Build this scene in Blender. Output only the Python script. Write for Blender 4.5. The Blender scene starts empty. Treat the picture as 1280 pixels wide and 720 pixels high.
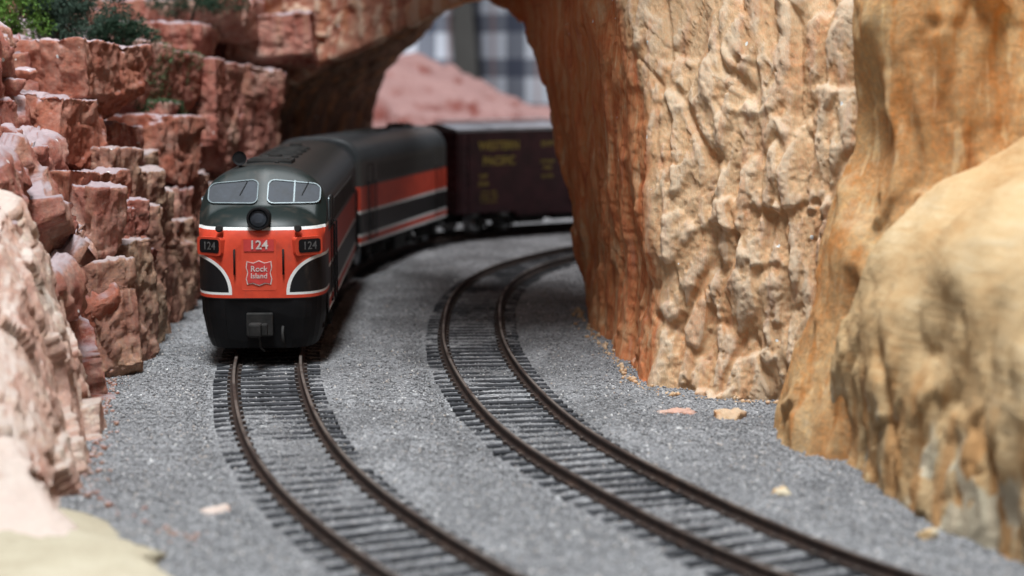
import bpy, bmesh, math, random
import numpy as np
from mathutils import Vector, Matrix

# ------------------------------------------------------------------ scene, camera, light, exposure
S = 0.001                      # everything below is written in millimetres (HO scale model railway)
scene = bpy.context.scene
C = scene.collection
FPX, HOR, CAMZ = 2200.0, 78.0, 83.4
PITCH = math.atan((360 - HOR) / FPX)
cam_d = bpy.data.cameras.new('camera')
cam = bpy.data.objects.new('camera', cam_d); C.objects.link(cam)
cam.location = (0, 0, CAMZ * S)
cam.rotation_euler = (math.radians(90) - PITCH, 0, 0)
cam_d.sensor_width = 36; cam_d.lens = 36 * FPX / 1280
cam_d.clip_start = 0.005; cam_d.clip_end = 50
cam_d.dof.use_dof = True; cam_d.dof.focus_distance = 0.458; cam_d.dof.aperture_fstop = 17.5
scene.camera = cam

world = bpy.data.worlds.new('World'); scene.world = world; world.use_nodes = True
bg = world.node_tree.nodes['Background']
bg.inputs[0].default_value = (0.80, 0.88, 1.0, 1); bg.inputs[1].default_value = 0.08

def area(name, loc, target, sx, sy, power, col):
    d = bpy.data.lights.new(name, 'AREA'); d.shape = 'RECTANGLE'; d.size = sx; d.size_y = sy
    d.energy = power; d.color = col
    o = bpy.data.objects.new(name, d); C.objects.link(o); o.location = loc
    o.rotation_euler = (Vector(target) - Vector(loc)).to_track_quat('-Z', 'Y').to_euler()
    return o
area('ceiling_lamp', (-0.09, 0.06, 1.45), (-0.02, 0.30, 0.0), 0.28, 0.60, 43, (0.92, 0.97, 1.0))
area('room_fill', (-0.5, -1.3, 1.7), (0.0, 0.5, 0.0), 1.2, 0.30, 5, (1.0, 0.98, 0.95))  # added soft front fill, stands for room lights behind the camera
area('ceiling_lamp', (0.35, 1.22, 1.35), (0.0, 0.95, 0.0), 0.5, 0.30, 21, (0.95, 0.97, 1.0))
vs = scene.view_settings
vs.view_transform = 'Standard'; vs.look = 'None'; vs.exposure = 0.0; vs.gamma = 1.0; vs.use_curve_mapping = False
scene.cycles.use_denoising = True
scene.cycles.max_bounces = 6

def at(px, py, Y):
    """photograph pixel + real distance along Y (mm) -> point in mm"""
    x, y = px - 640, py - 360
    d = np.array([x, FPX*math.cos(PITCH) - y*math.sin(PITCH), -FPX*math.sin(PITCH) - y*math.cos(PITCH)])
    return np.array([0, 0, CAMZ]) + d * (Y / d[1])
def floor_pt(px, py, z=0.0):
    x, y = px - 640, py - 360
    d = np.array([x, FPX*math.cos(PITCH) - y*math.sin(PITCH), -FPX*math.sin(PITCH) - y*math.cos(PITCH)])
    return np.array([0, 0, CAMZ]) + d * ((z - CAMZ) / d[2])

# ------------------------------------------------------------------ noise (numpy)
def _h(ix, iy, iz, k):
    n = (ix.astype(np.int64)*374761393 + iy.astype(np.int64)*668265263 + iz.astype(np.int64)*1440662683 + k*1274126177) & 0xffffffff
    n = ((n ^ (n >> 13)) * 1274126177) & 0xffffffff
    n = ((n ^ (n >> 16)) * 2246822519) & 0xffffffff
    return ((n ^ (n >> 15)) & 0xffffff) / float(0xffffff)
def vnoise(p, k=0):
    i = np.floor(p); f = p - i; f = f*f*f*(f*(f*6-15)+10)
    ix, iy, iz = i[:,0], i[:,1], i[:,2]
    def g(a,b,c): return _h(ix+a, iy+b, iz+c, k)
    x, y, z = f[:,0], f[:,1], f[:,2]
    x00 = g(0,0,0)*(1-x)+g(1,0,0)*x; x10 = g(0,1,0)*(1-x)+g(1,1,0)*x
    x01 = g(0,0,1)*(1-x)+g(1,0,1)*x; x11 = g(0,1,1)*(1-x)+g(1,1,1)*x
    return ((x00*(1-y)+x10*y)*(1-z) + (x01*(1-y)+x11*y)*z)*2-1
def fbm(p, oct=4, k=0, gain=0.5):
    a, s, r = 1.0, 1.0, 0
    for o in range(oct):
        r = r + a*vnoise(p*s + 17.3*o, k+o); a *= gain; s *= 2.03
    return r
def facet(p, k=0, tilt=0.8, off=0.5, block=0.0):
    """broken-rock field: every jittered cell has its own plane"""
    i = np.floor(p)
    best = np.full(len(p), 1e9); val = np.zeros(len(p))
    for a in (-1,0,1):
        for b in (-1,0,1):
            for c in (-1,0,1):
                cx, cy, cz = i[:,0]+a, i[:,1]+b, i[:,2]+c
                dx = p[:,0]-(cx+_h(cx,cy,cz,k)); dy = p[:,1]-(cy+_h(cx,cy,cz,k+1)); dz = p[:,2]-(cz+_h(cx,cy,cz,k+2))
                if block > 0:
                    ax_, ay_, az_ = np.abs(dx), np.abs(dy), np.abs(dz)
                    d = block*np.maximum(np.maximum(ax_, ay_), az_)+(1-block)*(ax_+ay_+az_)*0.5
                else: d = dx*dx+dy*dy+dz*dz
                m = d < best
                v = (_h(cx,cy,cz,k+3)*2-1)*off + tilt*((_h(cx,cy,cz,k+4)*2-1)*dx+(_h(cx,cy,cz,k+5)*2-1)*dy+(_h(cx,cy,cz,k+6)*2-1)*dz)
                val = np.where(m, v, val); best = np.minimum(best, d)
    return val
def warp(p, size, amt, k):
    q = p/size
    return p + amt*np.stack([vnoise(q,k), vnoise(q+31.7,k+1), vnoise(q-12.9,k+2)], 1)
def smooth01(x, a, b):
    t = np.clip((x-a)/(b-a), 0, 1); return t*t*(3-2*t)
def catmull(P, n):
    P = np.asarray(P, float)
    seg = np.linalg.norm(np.diff(P, axis=0), axis=1); s = np.concatenate([[0], np.cumsum(seg)])
    t = np.linspace(0, s[-1], n); out = np.zeros((n, P.shape[1]))
    idx = np.clip(np.searchsorted(s, t, side='right')-1, 0, len(P)-2)
    u = ((t-s[idx])/np.maximum(seg[idx], 1e-9))[:,None]
    p0 = P[np.maximum(idx-1,0)]; p1 = P[idx]; p2 = P[idx+1]; p3 = P[np.minimum(idx+2,len(P)-1)]
    return 0.5*((2*p1)+(-p0+p2)*u+(2*p0-5*p1+4*p2-p3)*u*u+(-p0+3*p1-3*p2+p3)*u**3)
def lin(P, n):
    P = np.asarray(P, float); t = np.linspace(0, len(P)-1, n); i = np.clip(t.astype(int), 0, len(P)-2); u = (t-i)[:,None]
    return P[i]*(1-u)+P[i+1]*u

# ------------------------------------------------------------------ object helpers
def mesh_np(name, V, F, mat, parent=None, smooth=False):
    V = np.asarray(V, float)*S
    me = bpy.data.meshes.new(name)
    if isinstance(F, np.ndarray):
        n, k = F.shape
        me.vertices.add(len(V)); me.vertices.foreach_set('co', V.astype(np.float32).ravel())
        me.loops.add(n*k); me.loops.foreach_set('vertex_index', F.astype(np.int32).ravel())
        me.polygons.add(n); me.polygons.foreach_set('loop_start', np.arange(0, n*k, k, dtype=np.int32))
        me.update(calc_edges=True); me.validate()
    else:
        me.from_pydata([tuple(v) for v in V], [], F); me.update()
    if smooth: me.polygons.foreach_set('use_smooth', np.ones(len(me.polygons), bool))
    if mat: me.materials.append(mat)
    o = bpy.data.objects.new(name, me); C.objects.link(o)
    if parent: o.parent = parent
    return o
def grid_faces(nu, nv, closed_v=False, off=0):
    i = np.arange(nu-1)[:,None]; j = np.arange(nv if closed_v else nv-1)[None,:]; j2 = (j+1) % nv
    a = i*nv+j; b = i*nv+j2; c = (i+1)*nv+j2; d = (i+1)*nv+j
    return np.stack([a+0*b, b, c, d], -1).reshape(-1,4)+off
def grid_normals(G):
    du = np.gradient(G, axis=0); dv = np.gradient(G, axis=1)
    n = np.cross(du, dv); return n/np.maximum(np.linalg.norm(n, axis=2, keepdims=True), 1e-9)
def bm_obj(name, bm, mat, parent=None, smooth=False):
    me = bpy.data.meshes.new(name); bmesh.ops.recalc_face_normals(bm, faces=bm.faces)
    bm.to_mesh(me); bm.free(); me.transform(Matrix.Scale(S, 4))
    if smooth:
        for p in me.polygons: p.use_smooth = True
    if mat: me.materials.append(mat)
    o = bpy.data.objects.new(name, me); C.objects.link(o)
    if parent: o.parent = parent
    return o
def add_box(bm, x0, x1, y0, y1, z0, z1, bev=0.0):
    r = bmesh.ops.create_cube(bm, size=1.0)['verts']
    for v in r:
        v.co = Vector(((x0+x1)/2+v.co.x*(x1-x0), (y0+y1)/2+v.co.y*(y1-y0), (z0+z1)/2+v.co.z*(z1-z0)))
    if bev > 0:
        es = list({e for v in r for e in v.link_edges})
        bmesh.ops.bevel(bm, geom=es, offset=bev, segments=2, affect='EDGES', profile=0.6)
def box(name, mat, parent, x0, x1, y0, y1, z0, z1, bev=0.0):
    bm = bmesh.new(); add_box(bm, x0, x1, y0, y1, z0, z1, bev); return bm_obj(name, bm, mat, parent)
def add_tube(bm, pts, r, seg=8):
    rings = []
    for i, p in enumerate(pts):
        p = Vector(p); a = Vector(pts[max(i-1,0)]); b = Vector(pts[min(i+1,len(pts)-1)])
        t = (b-a).normalized(); u = t.orthogonal().normalized() if i == 0 else (rings[-1][1]-t*t.dot(rings[-1][1])).normalized()
        w = t.cross(u); rr = r[i] if isinstance(r, (list,tuple)) else r
        rings.append(([bm.verts.new(p+u*math.cos(2*math.pi*k/seg)*rr+w*math.sin(2*math.pi*k/seg)*rr) for k in range(seg)], u))
    for A, B in zip(rings[:-1], rings[1:]):
        for k in range(seg): bm.faces.new((A[0][k], A[0][(k+1)%seg], B[0][(k+1)%seg], B[0][k]))
    bm.faces.new(rings[0][0][::-1]); bm.faces.new(rings[-1][0])
def tube(name, mat, parent, pts, r, seg=8):
    bm = bmesh.new(); add_tube(bm, pts, r, seg); return bm_obj(name, bm, mat, parent, True)
def add_lathe(bm, origin, axis, prof, seg=24):
    o = Vector(origin); t = Vector(axis).normalized(); u = t.orthogonal().normalized(); w = t.cross(u); rings = []
    for (r, h) in prof:
        rings.append([bm.verts.new(o+t*h+(u*math.cos(2*math.pi*k/seg)+w*math.sin(2*math.pi*k/seg))*max(r,0.001)) for k in range(seg)])
    for A, B in zip(rings[:-1], rings[1:]):
        for k in range(seg): bm.faces.new((A[k], A[(k+1)%seg], B[(k+1)%seg], B[k]))
    bm.faces.new(rings[0][::-1]); bm.faces.new(rings[-1])
def lathe(name, mat, parent, origin, axis, prof, seg=24):
    bm = bmesh.new(); add_lathe(bm, origin, axis, prof, seg); o = bm_obj(name, bm, mat, parent); 
    return o
def plate(name, mat, parent, outline, th, frame=None):
    """outline: 2-D points; frame(u,v,w)->3-D ; extruded by th"""
    bm = bmesh.new(); n = len(outline)
    a = [bm.verts.new(Vector(frame(u, v, 0))) for u, v in outline]; b = [bm.verts.new(Vector(frame(u, v, th))) for u, v in outline]
    bm.faces.new(a[::-1]); bm.faces.new(b)
    for i in range(n): bm.faces.new((a[i], a[(i+1)%n], b[(i+1)%n], b[i]))
    return bm_obj(name, bm, mat, parent)
def ring_plate(name, mat, parent, outer, inner, th, frame):
    bm = bmesh.new(); n = len(outer)
    L = [[bm.verts.new(Vector(frame(u, v, w))) for u, v in P] for P, w in ((outer,0),(outer,th),(inner,th),(inner,0))]
    for k in range(4):
        A, B = L[k], L[(k+1)%4]
        for i in range(n): bm.faces.new((A[i], A[(i+1)%n], B[(i+1)%n], B[i]))
    return bm_obj(name, bm, mat, parent)
def rrect(x0, x1, y0, y1, r, seg=4):
    out = []
    for cx, cy, a0 in ((x1-r,y1-r,0),(x0+r,y1-r,90),(x0+r,y0+r,180),(x1-r,y0+r,270)):
        for k in range(seg+1):
            a = math.radians(a0+90*k/seg); out.append((cx+r*math.cos(a), cy+r*math.sin(a)))
    return out
def text(name, body, mat, parent, size, frame, th=0.05, bold=0.0, cx=0.0, sx=1.0):
    """flat lettering: glyph outlines as thin mesh, laid by frame(u,v,w)"""
    cu = bpy.data.curves.new('glyphs', 'FONT'); cu.body = body; cu.size = size; cu.align_x = 'CENTER'; cu.align_y = 'CENTER'
    cu.offset = bold; cu.extrude = th/2; cu.resolution_u = 3
    t = bpy.data.objects.new('glyphs', cu); C.objects.link(t)
    bpy.context.view_layer.update()
    me = bpy.data.meshes.new_from_object(t.evaluated_get(bpy.context.evaluated_depsgraph_get()))
    bpy.data.objects.remove(t)
    for v in me.vertices:
        p = frame(v.co.x*sx+cx, v.co.y, v.co.z+th/2); v.co = Vector(p)*S
    me.materials.clear(); me.materials.append(mat); me.name = name
    o = bpy.data.objects.new(name, me); C.objects.link(o); o.parent = parent
    return o
def tag(o, label=None, cat=None, group=None, kind=None):
    if label: o['label'] = label
    if cat: o['category'] = cat
    if group: o['group'] = group
    if kind: o['kind'] = kind
    return o
def empty(name, loc=(0,0,0), rz=0.0):
    o = bpy.data.objects.new(name, None); C.objects.link(o); o.empty_display_size = 0.01
    o.location = Vector(loc)*S; o.rotation_euler = (0,0,rz); return o

# ------------------------------------------------------------------ materials
class N:
    def __init__(s, name):
        s.m = bpy.data.materials.new(name); s.m.use_nodes = True; s.t = s.m.node_tree
        s.b = s.t.nodes['Principled BSDF']; s._p = None
    def new(s, kind, **kw):
        n = s.t.nodes.new(kind)
        for k, v in kw.items():
            if hasattr(n, k) and not isinstance(v, bpy.types.NodeSocket): setattr(n, k, v)
        return n
    def link(s, a, b): s.t.links.new(a, b)
    def set(s, sock, v):
        if isinstance(v, bpy.types.NodeSocket): s.link(v, sock)
        elif isinstance(v, (tuple, list)) and len(v) == 3 and sock.type == 'RGBA': sock.default_value = (*v, 1)
        else: sock.default_value = v
    def pos(s, sx=1, sy=1, sz=1, obj=False):
        if obj: o = s.new('ShaderNodeTexCoord').outputs['Object']
        else: o = s.new('ShaderNodeNewGeometry').outputs['Position']
        v = s.new('ShaderNodeVectorMath', operation='MULTIPLY'); s.link(o, v.inputs[0]); v.inputs[1].default_value = (sx/S, sy/S, sz/S)
        return v.outputs[0]
    def noise(s, vec, scale, detail=4, rough=0.6, dist=0.0):
        n = s.new('ShaderNodeTexNoise'); s.link(vec, n.inputs['Vector']); n.inputs['Scale'].default_value = scale
        n.inputs['Detail'].default_value = detail; n.inputs['Roughness'].default_value = rough; n.inputs['Distortion'].default_value = dist
        return n.outputs['Fac']
    def voro(s, vec, scale, out='Distance'):
        n = s.new('ShaderNodeTexVoronoi'); s.link(vec, n.inputs['Vector']); n.inputs['Scale'].default_value = scale
        return n.outputs[out]
    def ramp(s, fac, stops):
        r = s.new('ShaderNodeValToRGB'); s.link(fac, r.inputs[0]); e = r.color_ramp.elements
        while len(e) < len(stops): e.new(0.5)
        for q, (p, c) in zip(e, stops): q.position = p; q.color = (*c, 1) if isinstance(c, (tuple,list)) else (c,c,c,1)
        return r.outputs[0]
    def mix(s, fac, a, b, mode='MIX'):
        n = s.new('ShaderNodeMix', data_type='RGBA', blend_type=mode)
        s.set(n.inputs['Factor'], fac); s.set(n.inputs[6], a); s.set(n.inputs[7], b); return n.outputs[2]
    def math(s, op, a, b=0.0, c=0.0):
        n = s.new('ShaderNodeMath', operation=op); s.set(n.inputs[0], a); s.set(n.inputs[1], b); s.set(n.inputs[2], c); return n.outputs[0]
    def step(s, v, a, b):
        n = s.new('ShaderNodeMapRange', interpolation_type='SMOOTHSTEP'); s.set(n.inputs[0], v); n.inputs[1].default_value = a; n.inputs[2].default_value = b
        return n.outputs[0]
    def sep(s, v):
        n = s.new('ShaderNodeSeparateXYZ'); s.link(v, n.inputs[0]); return n.outputs
    def bump(s, h, strength, dist_mm):
        n = s.new('ShaderNodeBump'); s.link(h, n.inputs['Height']); n.inputs['Strength'].default_value = strength; n.inputs['Distance'].default_value = dist_mm*S
        s.link(n.outputs[0], s.b.inputs['Normal'])
    def done(s, col, rough=0.8, metal=0.0, spec=0.5):
        s.set(s.b.inputs['Base Color'], col); s.set(s.b.inputs['Roughness'], rough); s.set(s.b.inputs['Metallic'], metal)
        s.b.inputs['Specular IOR Level'].default_value = spec
        return s.m
def plain(name, col, rough=0.5, metal=0.0, var=0.15, size=3.0, spec=0.4):
    n = N(name); f = n.noise(n.pos(obj=True), 1/size, 3)
    c = n.mix(n.step(f, 0.3, 0.7), tuple(x*(1-var) for x in col), tuple(min(1, x*(1+var)) for x in col))
    r = n.math('MULTIPLY_ADD', f, 0.25, rough-0.12)
    return n.done(c, r, metal, spec)

def rock_mat(name, cols, dust, dust_amt, streak=0.0, streak_col=(0.5,0.15,0.05), white=0.0, fine=0.6, tan=None, inner=False):
    n = N(name); p = n.pos()
    a = n.noise(p, 1/26, 5, 0.6, 0.6); b = n.noise(p, 1/7, 6, 0.7); c = n.noise(p, 1/1.1, 5, 0.75)
    k = len(cols)
    col = n.ramp(n.math('MULTIPLY_ADD', b, 0.45, n.math('MULTIPLY', a, 0.6)), [(0.33+0.36*i/(k-1), cols[i]) for i in range(k)])
    bl = n.noise(p, 1/3.0, 6, 0.75, 0.4)
    col = n.mix(n.math('MULTIPLY', n.step(bl, 0.56, 0.70), 0.45), col, cols[0]); col = n.mix(n.math('MULTIPLY', n.step(bl, 0.44, 0.32), 0.40), col, cols[-1])
    if tan:                      # second paint scheme that takes over across the arch
        tcols, x0, x1 = tan
        X = n.sep(p)[0]
        kk = len(tcols)
        tcol = n.ramp(n.math('MULTIPLY_ADD', b, 0.45, n.math('MULTIPLY', a, 0.6)), [(0.33+0.36*i/(kk-1), tcols[i]) for i in range(kk)])
        col = n.mix(n.step(n.math('MULTIPLY_ADD', n.noise(p, 1/14, 3), 40.0, X), x0+20, x1+20), col, tcol)
    if inner:                   # pale dry-brushed paint caught on the raised chips
        rr = n.new('ShaderNodeAttribute'); rr.attribute_name = 'raised'
        col = n.mix(n.math('MULTIPLY', n.step(n.math('MULTIPLY_ADD', c, 0.5, rr.outputs['Fac']), 0.72, 1.05), 0.6), col, (0.74,0.62,0.48))
    if inner:                   # orange red wash on the face that looks at the track
        ia = n.new('ShaderNodeAttribute'); ia.attribute_name = 'inner_face'; nx = ia.outputs['Fac']
        wv = n.noise(n.pos(1/9, 1/9, 1/40), 1.0, 4, 0.6, 0.4)
        wash = n.ramp(n.noise(n.pos(1/8, 1/8, 1/16), 1.0, 7, 0.7, 0.8), [(0.34,(0.46,0.13,0.055)),(0.46,(0.64,0.22,0.09)),(0.57,(0.66,0.33,0.16)),(0.68,(0.70,0.50,0.32))])
        col = n.mix(n.math('MULTIPLY', n.step(n.math('MULTIPLY_ADD', wv, 0.9, nx), 0.75, 1.15), 0.92), col, wash)
    if inner:                   # shade inside the left arch, put into the colour as dark brown
        la = n.new('ShaderNodeAttribute'); la.attribute_name = 'tunnel_shade'
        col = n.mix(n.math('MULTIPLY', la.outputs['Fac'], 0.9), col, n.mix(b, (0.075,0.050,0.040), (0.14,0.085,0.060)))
    if streak > 0:
        st = n.noise(n.pos(1/5.5, 1/5.5, 1/34), 1.0, 6, 0.65, 0.5)
        col = n.mix(n.math('MULTIPLY', n.step(st, 0.50, 0.62), streak), col, streak_col)
        st2 = n.noise(n.pos(1/4.0, 1/4.5, 1/26), 1.3, 5, 0.6, 0.4)
        col = n.mix(n.math('MULTIPLY', n.step(st2, 0.54, 0.68), streak*0.8), col, tuple(min(1, x*1.25+0.04) for x in cols[-1]))
    col = n.mix(n.math('MULTIPLY', n.step(c, 0.35, 0.72), 0.5), col, tuple(min(1, x*1.5+0.05) for x in cols[-1]), 'OVERLAY')
    nz = n.sep(n.new('ShaderNodeNewGeometry').outputs['Normal'])[2]
    d = n.math('MULTIPLY', n.step(n.math('MULTIPLY_ADD', b, 0.5, nz), 0.70, 1.05), dust_amt)
    col = n.mix(d, col, dust)
    if white > 0:
        pv = n.pos(1/6.0, 1/6.0, 1/8.0); w = n.math('MULTIPLY', n.math('LESS_THAN', n.math('MULTIPLY_ADD', c, 0.12, n.voro(pv, 1.0)), 0.135), n.math('GREATER_THAN', n.sep(n.voro(pv, 1.0, 'Color'))[0], 1-white))
        col = n.mix(w, col, (0.8, 0.8, 0.78))
    pb = n.pos(1, 0.6, 0.22) if inner else p
    h = n.math('ADD', n.noise(pb, 1/1.6, 9, 0.78), n.math('MULTIPLY', n.voro(pb, 1/1.7), 0.0 if inner else 0.25))
    h = n.math('MULTIPLY_ADD', n.noise(pb, 1/0.45, 4, 0.7), 0.35, h)
    n.bump(h, min(1.0, fine*1.5), 0.9)
    return n.done(col, 0.97, 0, 0.04)

RED = [(0.15,0.050,0.040),(0.28,0.095,0.072),(0.38,0.165,0.130),(0.46,0.27,0.22),(0.52,0.40,0.34)]
ORR = [(0.22,0.070,0.045),(0.34,0.115,0.075),(0.40,0.165,0.115),(0.44,0.24,0.185),(0.46,0.31,0.26)]
PNK = [(0.21,0.09,0.07),(0.32,0.155,0.12),(0.40,0.225,0.175),(0.45,0.30,0.22),(0.50,0.38,0.28)]
TAN = [(0.48,0.25,0.13),(0.57,0.35,0.19),(0.63,0.43,0.255),(0.68,0.49,0.31),(0.63,0.40,0.22)]
M_RED = rock_mat('red rock', RED, (0.46,0.40,0.43), 0.8, 0.25, (0.50,0.34,0.22), white=0.25)
M_ORR = rock_mat('orange red rock', ORR, (0.46,0.40,0.43), 0.8, 0.2, (0.5,0.3,0.2), white=0.25)
M_PNK = rock_mat('pink tan rock', PNK, (0.46,0.40,0.41), 0.75, 0.3, (0.30,0.13,0.09), white=0.3)
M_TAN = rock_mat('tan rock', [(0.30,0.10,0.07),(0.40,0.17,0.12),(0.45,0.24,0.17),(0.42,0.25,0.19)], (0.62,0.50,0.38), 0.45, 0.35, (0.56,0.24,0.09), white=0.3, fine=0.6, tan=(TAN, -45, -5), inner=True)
def bank_mat():
    n = N('ochre plaster'); p = n.pos(); z = n.sep(p)[2]
    a = n.noise(p, 1/30, 4, 0.55); br = n.noise(n.pos(1/9, 1/9, 1/1.3), 1.0, 5, 0.65); c = n.noise(p, 1/0.8, 4, 0.7)
    f = n.math('MULTIPLY_ADD', br, 0.35, n.math('MULTIPLY_ADD', c, 0.2, n.math('MULTIPLY', a, 0.5)))
    col = n.ramp(f, [(0.36,(0.44,0.245,0.105)),(0.46,(0.50,0.32,0.16)),(0.55,(0.54,0.375,0.205)),(0.66,(0.59,0.45,0.28))])
    dr = n.noise(n.pos(1/6, 1/6, 1/30), 1.0, 4, 0.6, 0.3)                      # rust drips down the lower face
    low = n.step(n.math('MULTIPLY_ADD', a, 30.0, z), 52.0, 26.0)
    col = n.mix(n.math('MULTIPLY', n.math('MULTIPLY', n.step(dr, 0.46, 0.56), low), 0.65), col, (0.47,0.22,0.075))
    bare = n.math('MULTIPLY', n.step(n.noise(n.pos(1/9, 1/9, 1/16), 1.0, 3, 0.5), 0.56, 0.60), n.step(n.math('MULTIPLY_ADD', a, 20.0, z), 30.0, 22.0))
    col = n.mix(n.math('MULTIPLY', bare, 0.7), col, (0.58,0.54,0.42))          # bare cream plaster near the foot
    n.bump(n.math('ADD', n.math('MULTIPLY', br, 0.6), n.math('MULTIPLY', c, 0.4)), 0.55, 0.8)
    return n.done(col, 0.92, 0, 0.15)
M_BANK = bank_mat()
M_PALE = rock_mat('pale rock', [(0.46,0.22,0.17),(0.56,0.32,0.26),(0.62,0.42,0.35),(0.68,0.58,0.51)], (0.66,0.56,0.50), 0.8, 0.2, (0.5,0.25,0.15), white=0.25, fine=0.5)
M_HILL = rock_mat('far red rock', [(0.10,0.026,0.022),(0.17,0.050,0.040),(0.22,0.080,0.066),(0.27,0.13,0.11)], (0.33,0.23,0.22), 0.6, 0.0, fine=0.5)

def ballast_mat():
    n = N('ballast'); p = n.pos()
    v = n.voro(p, 1/0.7, 'Color'); s = n.sep(v)
    col = n.ramp(s[0], [(0.0,(0.13,0.13,0.133)),(0.35,(0.212,0.21,0.215)),(0.7,(0.27,0.268,0.275)),(0.95,(0.325,0.32,0.325)),(1.0,(0.55,0.54,0.53))])
    big = n.noise(p, 1/30, 4, 0.6)
    col = n.mix(n.math('MULTIPLY', n.step(big, 0.4, 0.65), 0.5), col, (0.20,0.185,0.18), 'MULTIPLY')
    X = n.sep(p)
    d = n.voro(p, 1/0.7, 'Distance')
    n.bump(n.math('SUBTRACT', 1.0, d), 0.8, 0.5)
    return n.done(col, 0.95, 0, 0.2)
M_BALLAST = ballast_mat()
def grain_mat():
    n = N('ballast grain'); a = n.new('ShaderNodeAttribute'); a.attribute_name = 'tone'
    col = n.ramp(a.outputs['Fac'], [(0.0,(0.12,0.12,0.123)),(0.3,(0.205,0.203,0.208)),(0.7,(0.28,0.277,0.285)),(0.95,(0.345,0.34,0.345)),(0.975,(0.40,0.33,0.28)),(1.0,(0.72,0.71,0.70))])
    return n.done(col, 0.9, 0, 0.25)
M_GRAIN = grain_mat()
def sand_mat():
    n = N('pale sand'); p = n.pos()
    a = n.noise(p, 1/12, 5, 0.6); c = n.noise(p, 1/0.7, 3, 0.7)
    col = n.ramp(n.math('MULTIPLY_ADD', c, 0.4, n.math('MULTIPLY', a, 0.6)), [(0.3,(0.33,0.28,0.20)),(0.55,(0.42,0.37,0.275)),(0.75,(0.50,0.45,0.36))])
    n.bump(c, 0.5, 0.5); return n.done(col, 0.95, 0, 0.15)
M_SAND = sand_mat()
M_TIE = plain('weathered black tie', (0.030,0.031,0.035), 0.75, 0, 0.6, 1.5, 0.3)
def rail_mat():
    n = N('rusty rail'); p = n.pos()
    f = n.noise(p, 1/3, 4)
    rust = n.ramp(f, [(0.3,(0.022,0.014,0.012)),(0.55,(0.043,0.026,0.020)),(0.75,(0.075,0.042,0.029))])
    nz = n.sep(n.new('ShaderNodeNewGeometry').outputs['Normal'])[2]
    top = n.math('MULTIPLY', n.step(nz, 0.85, 0.97), 0.7)
    top = n.math('MULTIPLY', top, n.step(n.noise(p, 1/18, 3), 0.35, 0.65))
    n.done(n.mix(top, rust, (0.30,0.26,0.23)), n.math('SUBTRACT', 0.75, n.math('MULTIPLY', top, 0.5)), n.math('MULTIPLY', top, 0.8), 0.4)
    return n.m
M_RAIL = rail_mat()
M_BLACK = plain('black paint', (0.007,0.007,0.008), 0.6, 0, 0.3, 6, 0.2)
M_SOOT = plain('dusty black', (0.020,0.019,0.018), 0.75, 0, 0.4, 3, 0.3)
M_GREEN = plain('dark green black roof', (0.022,0.030,0.028), 0.42, 0, 0.25, 8, 0.5)
M_ORANGE = plain('orange red paint', (0.60,0.064,0.030), 0.45, 0, 0.06, 8, 0.45)
M_WHITE = plain('white paint', (0.78,0.78,0.76), 0.5, 0, 0.05, 3, 0.4)
M_SILVER = plain('grey window frame', (0.13,0.16,0.17), 0.4, 0.3, 0.1, 3, 0.5)
M_STEEL = plain('bare steel', (0.35,0.36,0.37), 0.35, 0.9, 0.15, 2, 0.5)
M_GLASS = plain('dusty cab glass', (0.036,0.042,0.053), 0.58, 0, 0.35, 4, 0.3)
M_MAROON = plain('maroon boxcar paint', (0.075,0.026,0.033), 0.55, 0, 0.25, 9, 0.4)
M_YELLOW = plain('yellow lettering', (0.58,0.46,0.11), 0.6, 0, 0.2, 2, 0.3)
M_CARROOF = plain('galvanised grey roof', (0.34,0.35,0.39), 0.42, 0.3, 0.15, 9, 0.4)
M_DULL = plain('dull white lettering', (0.55,0.47,0.44), 0.6, 0, 0.2, 0.8)
M_PLATERED = plain('red plate', (0.50,0.045,0.040), 0.5, 0, 0.1, 3, 0.4)

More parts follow.
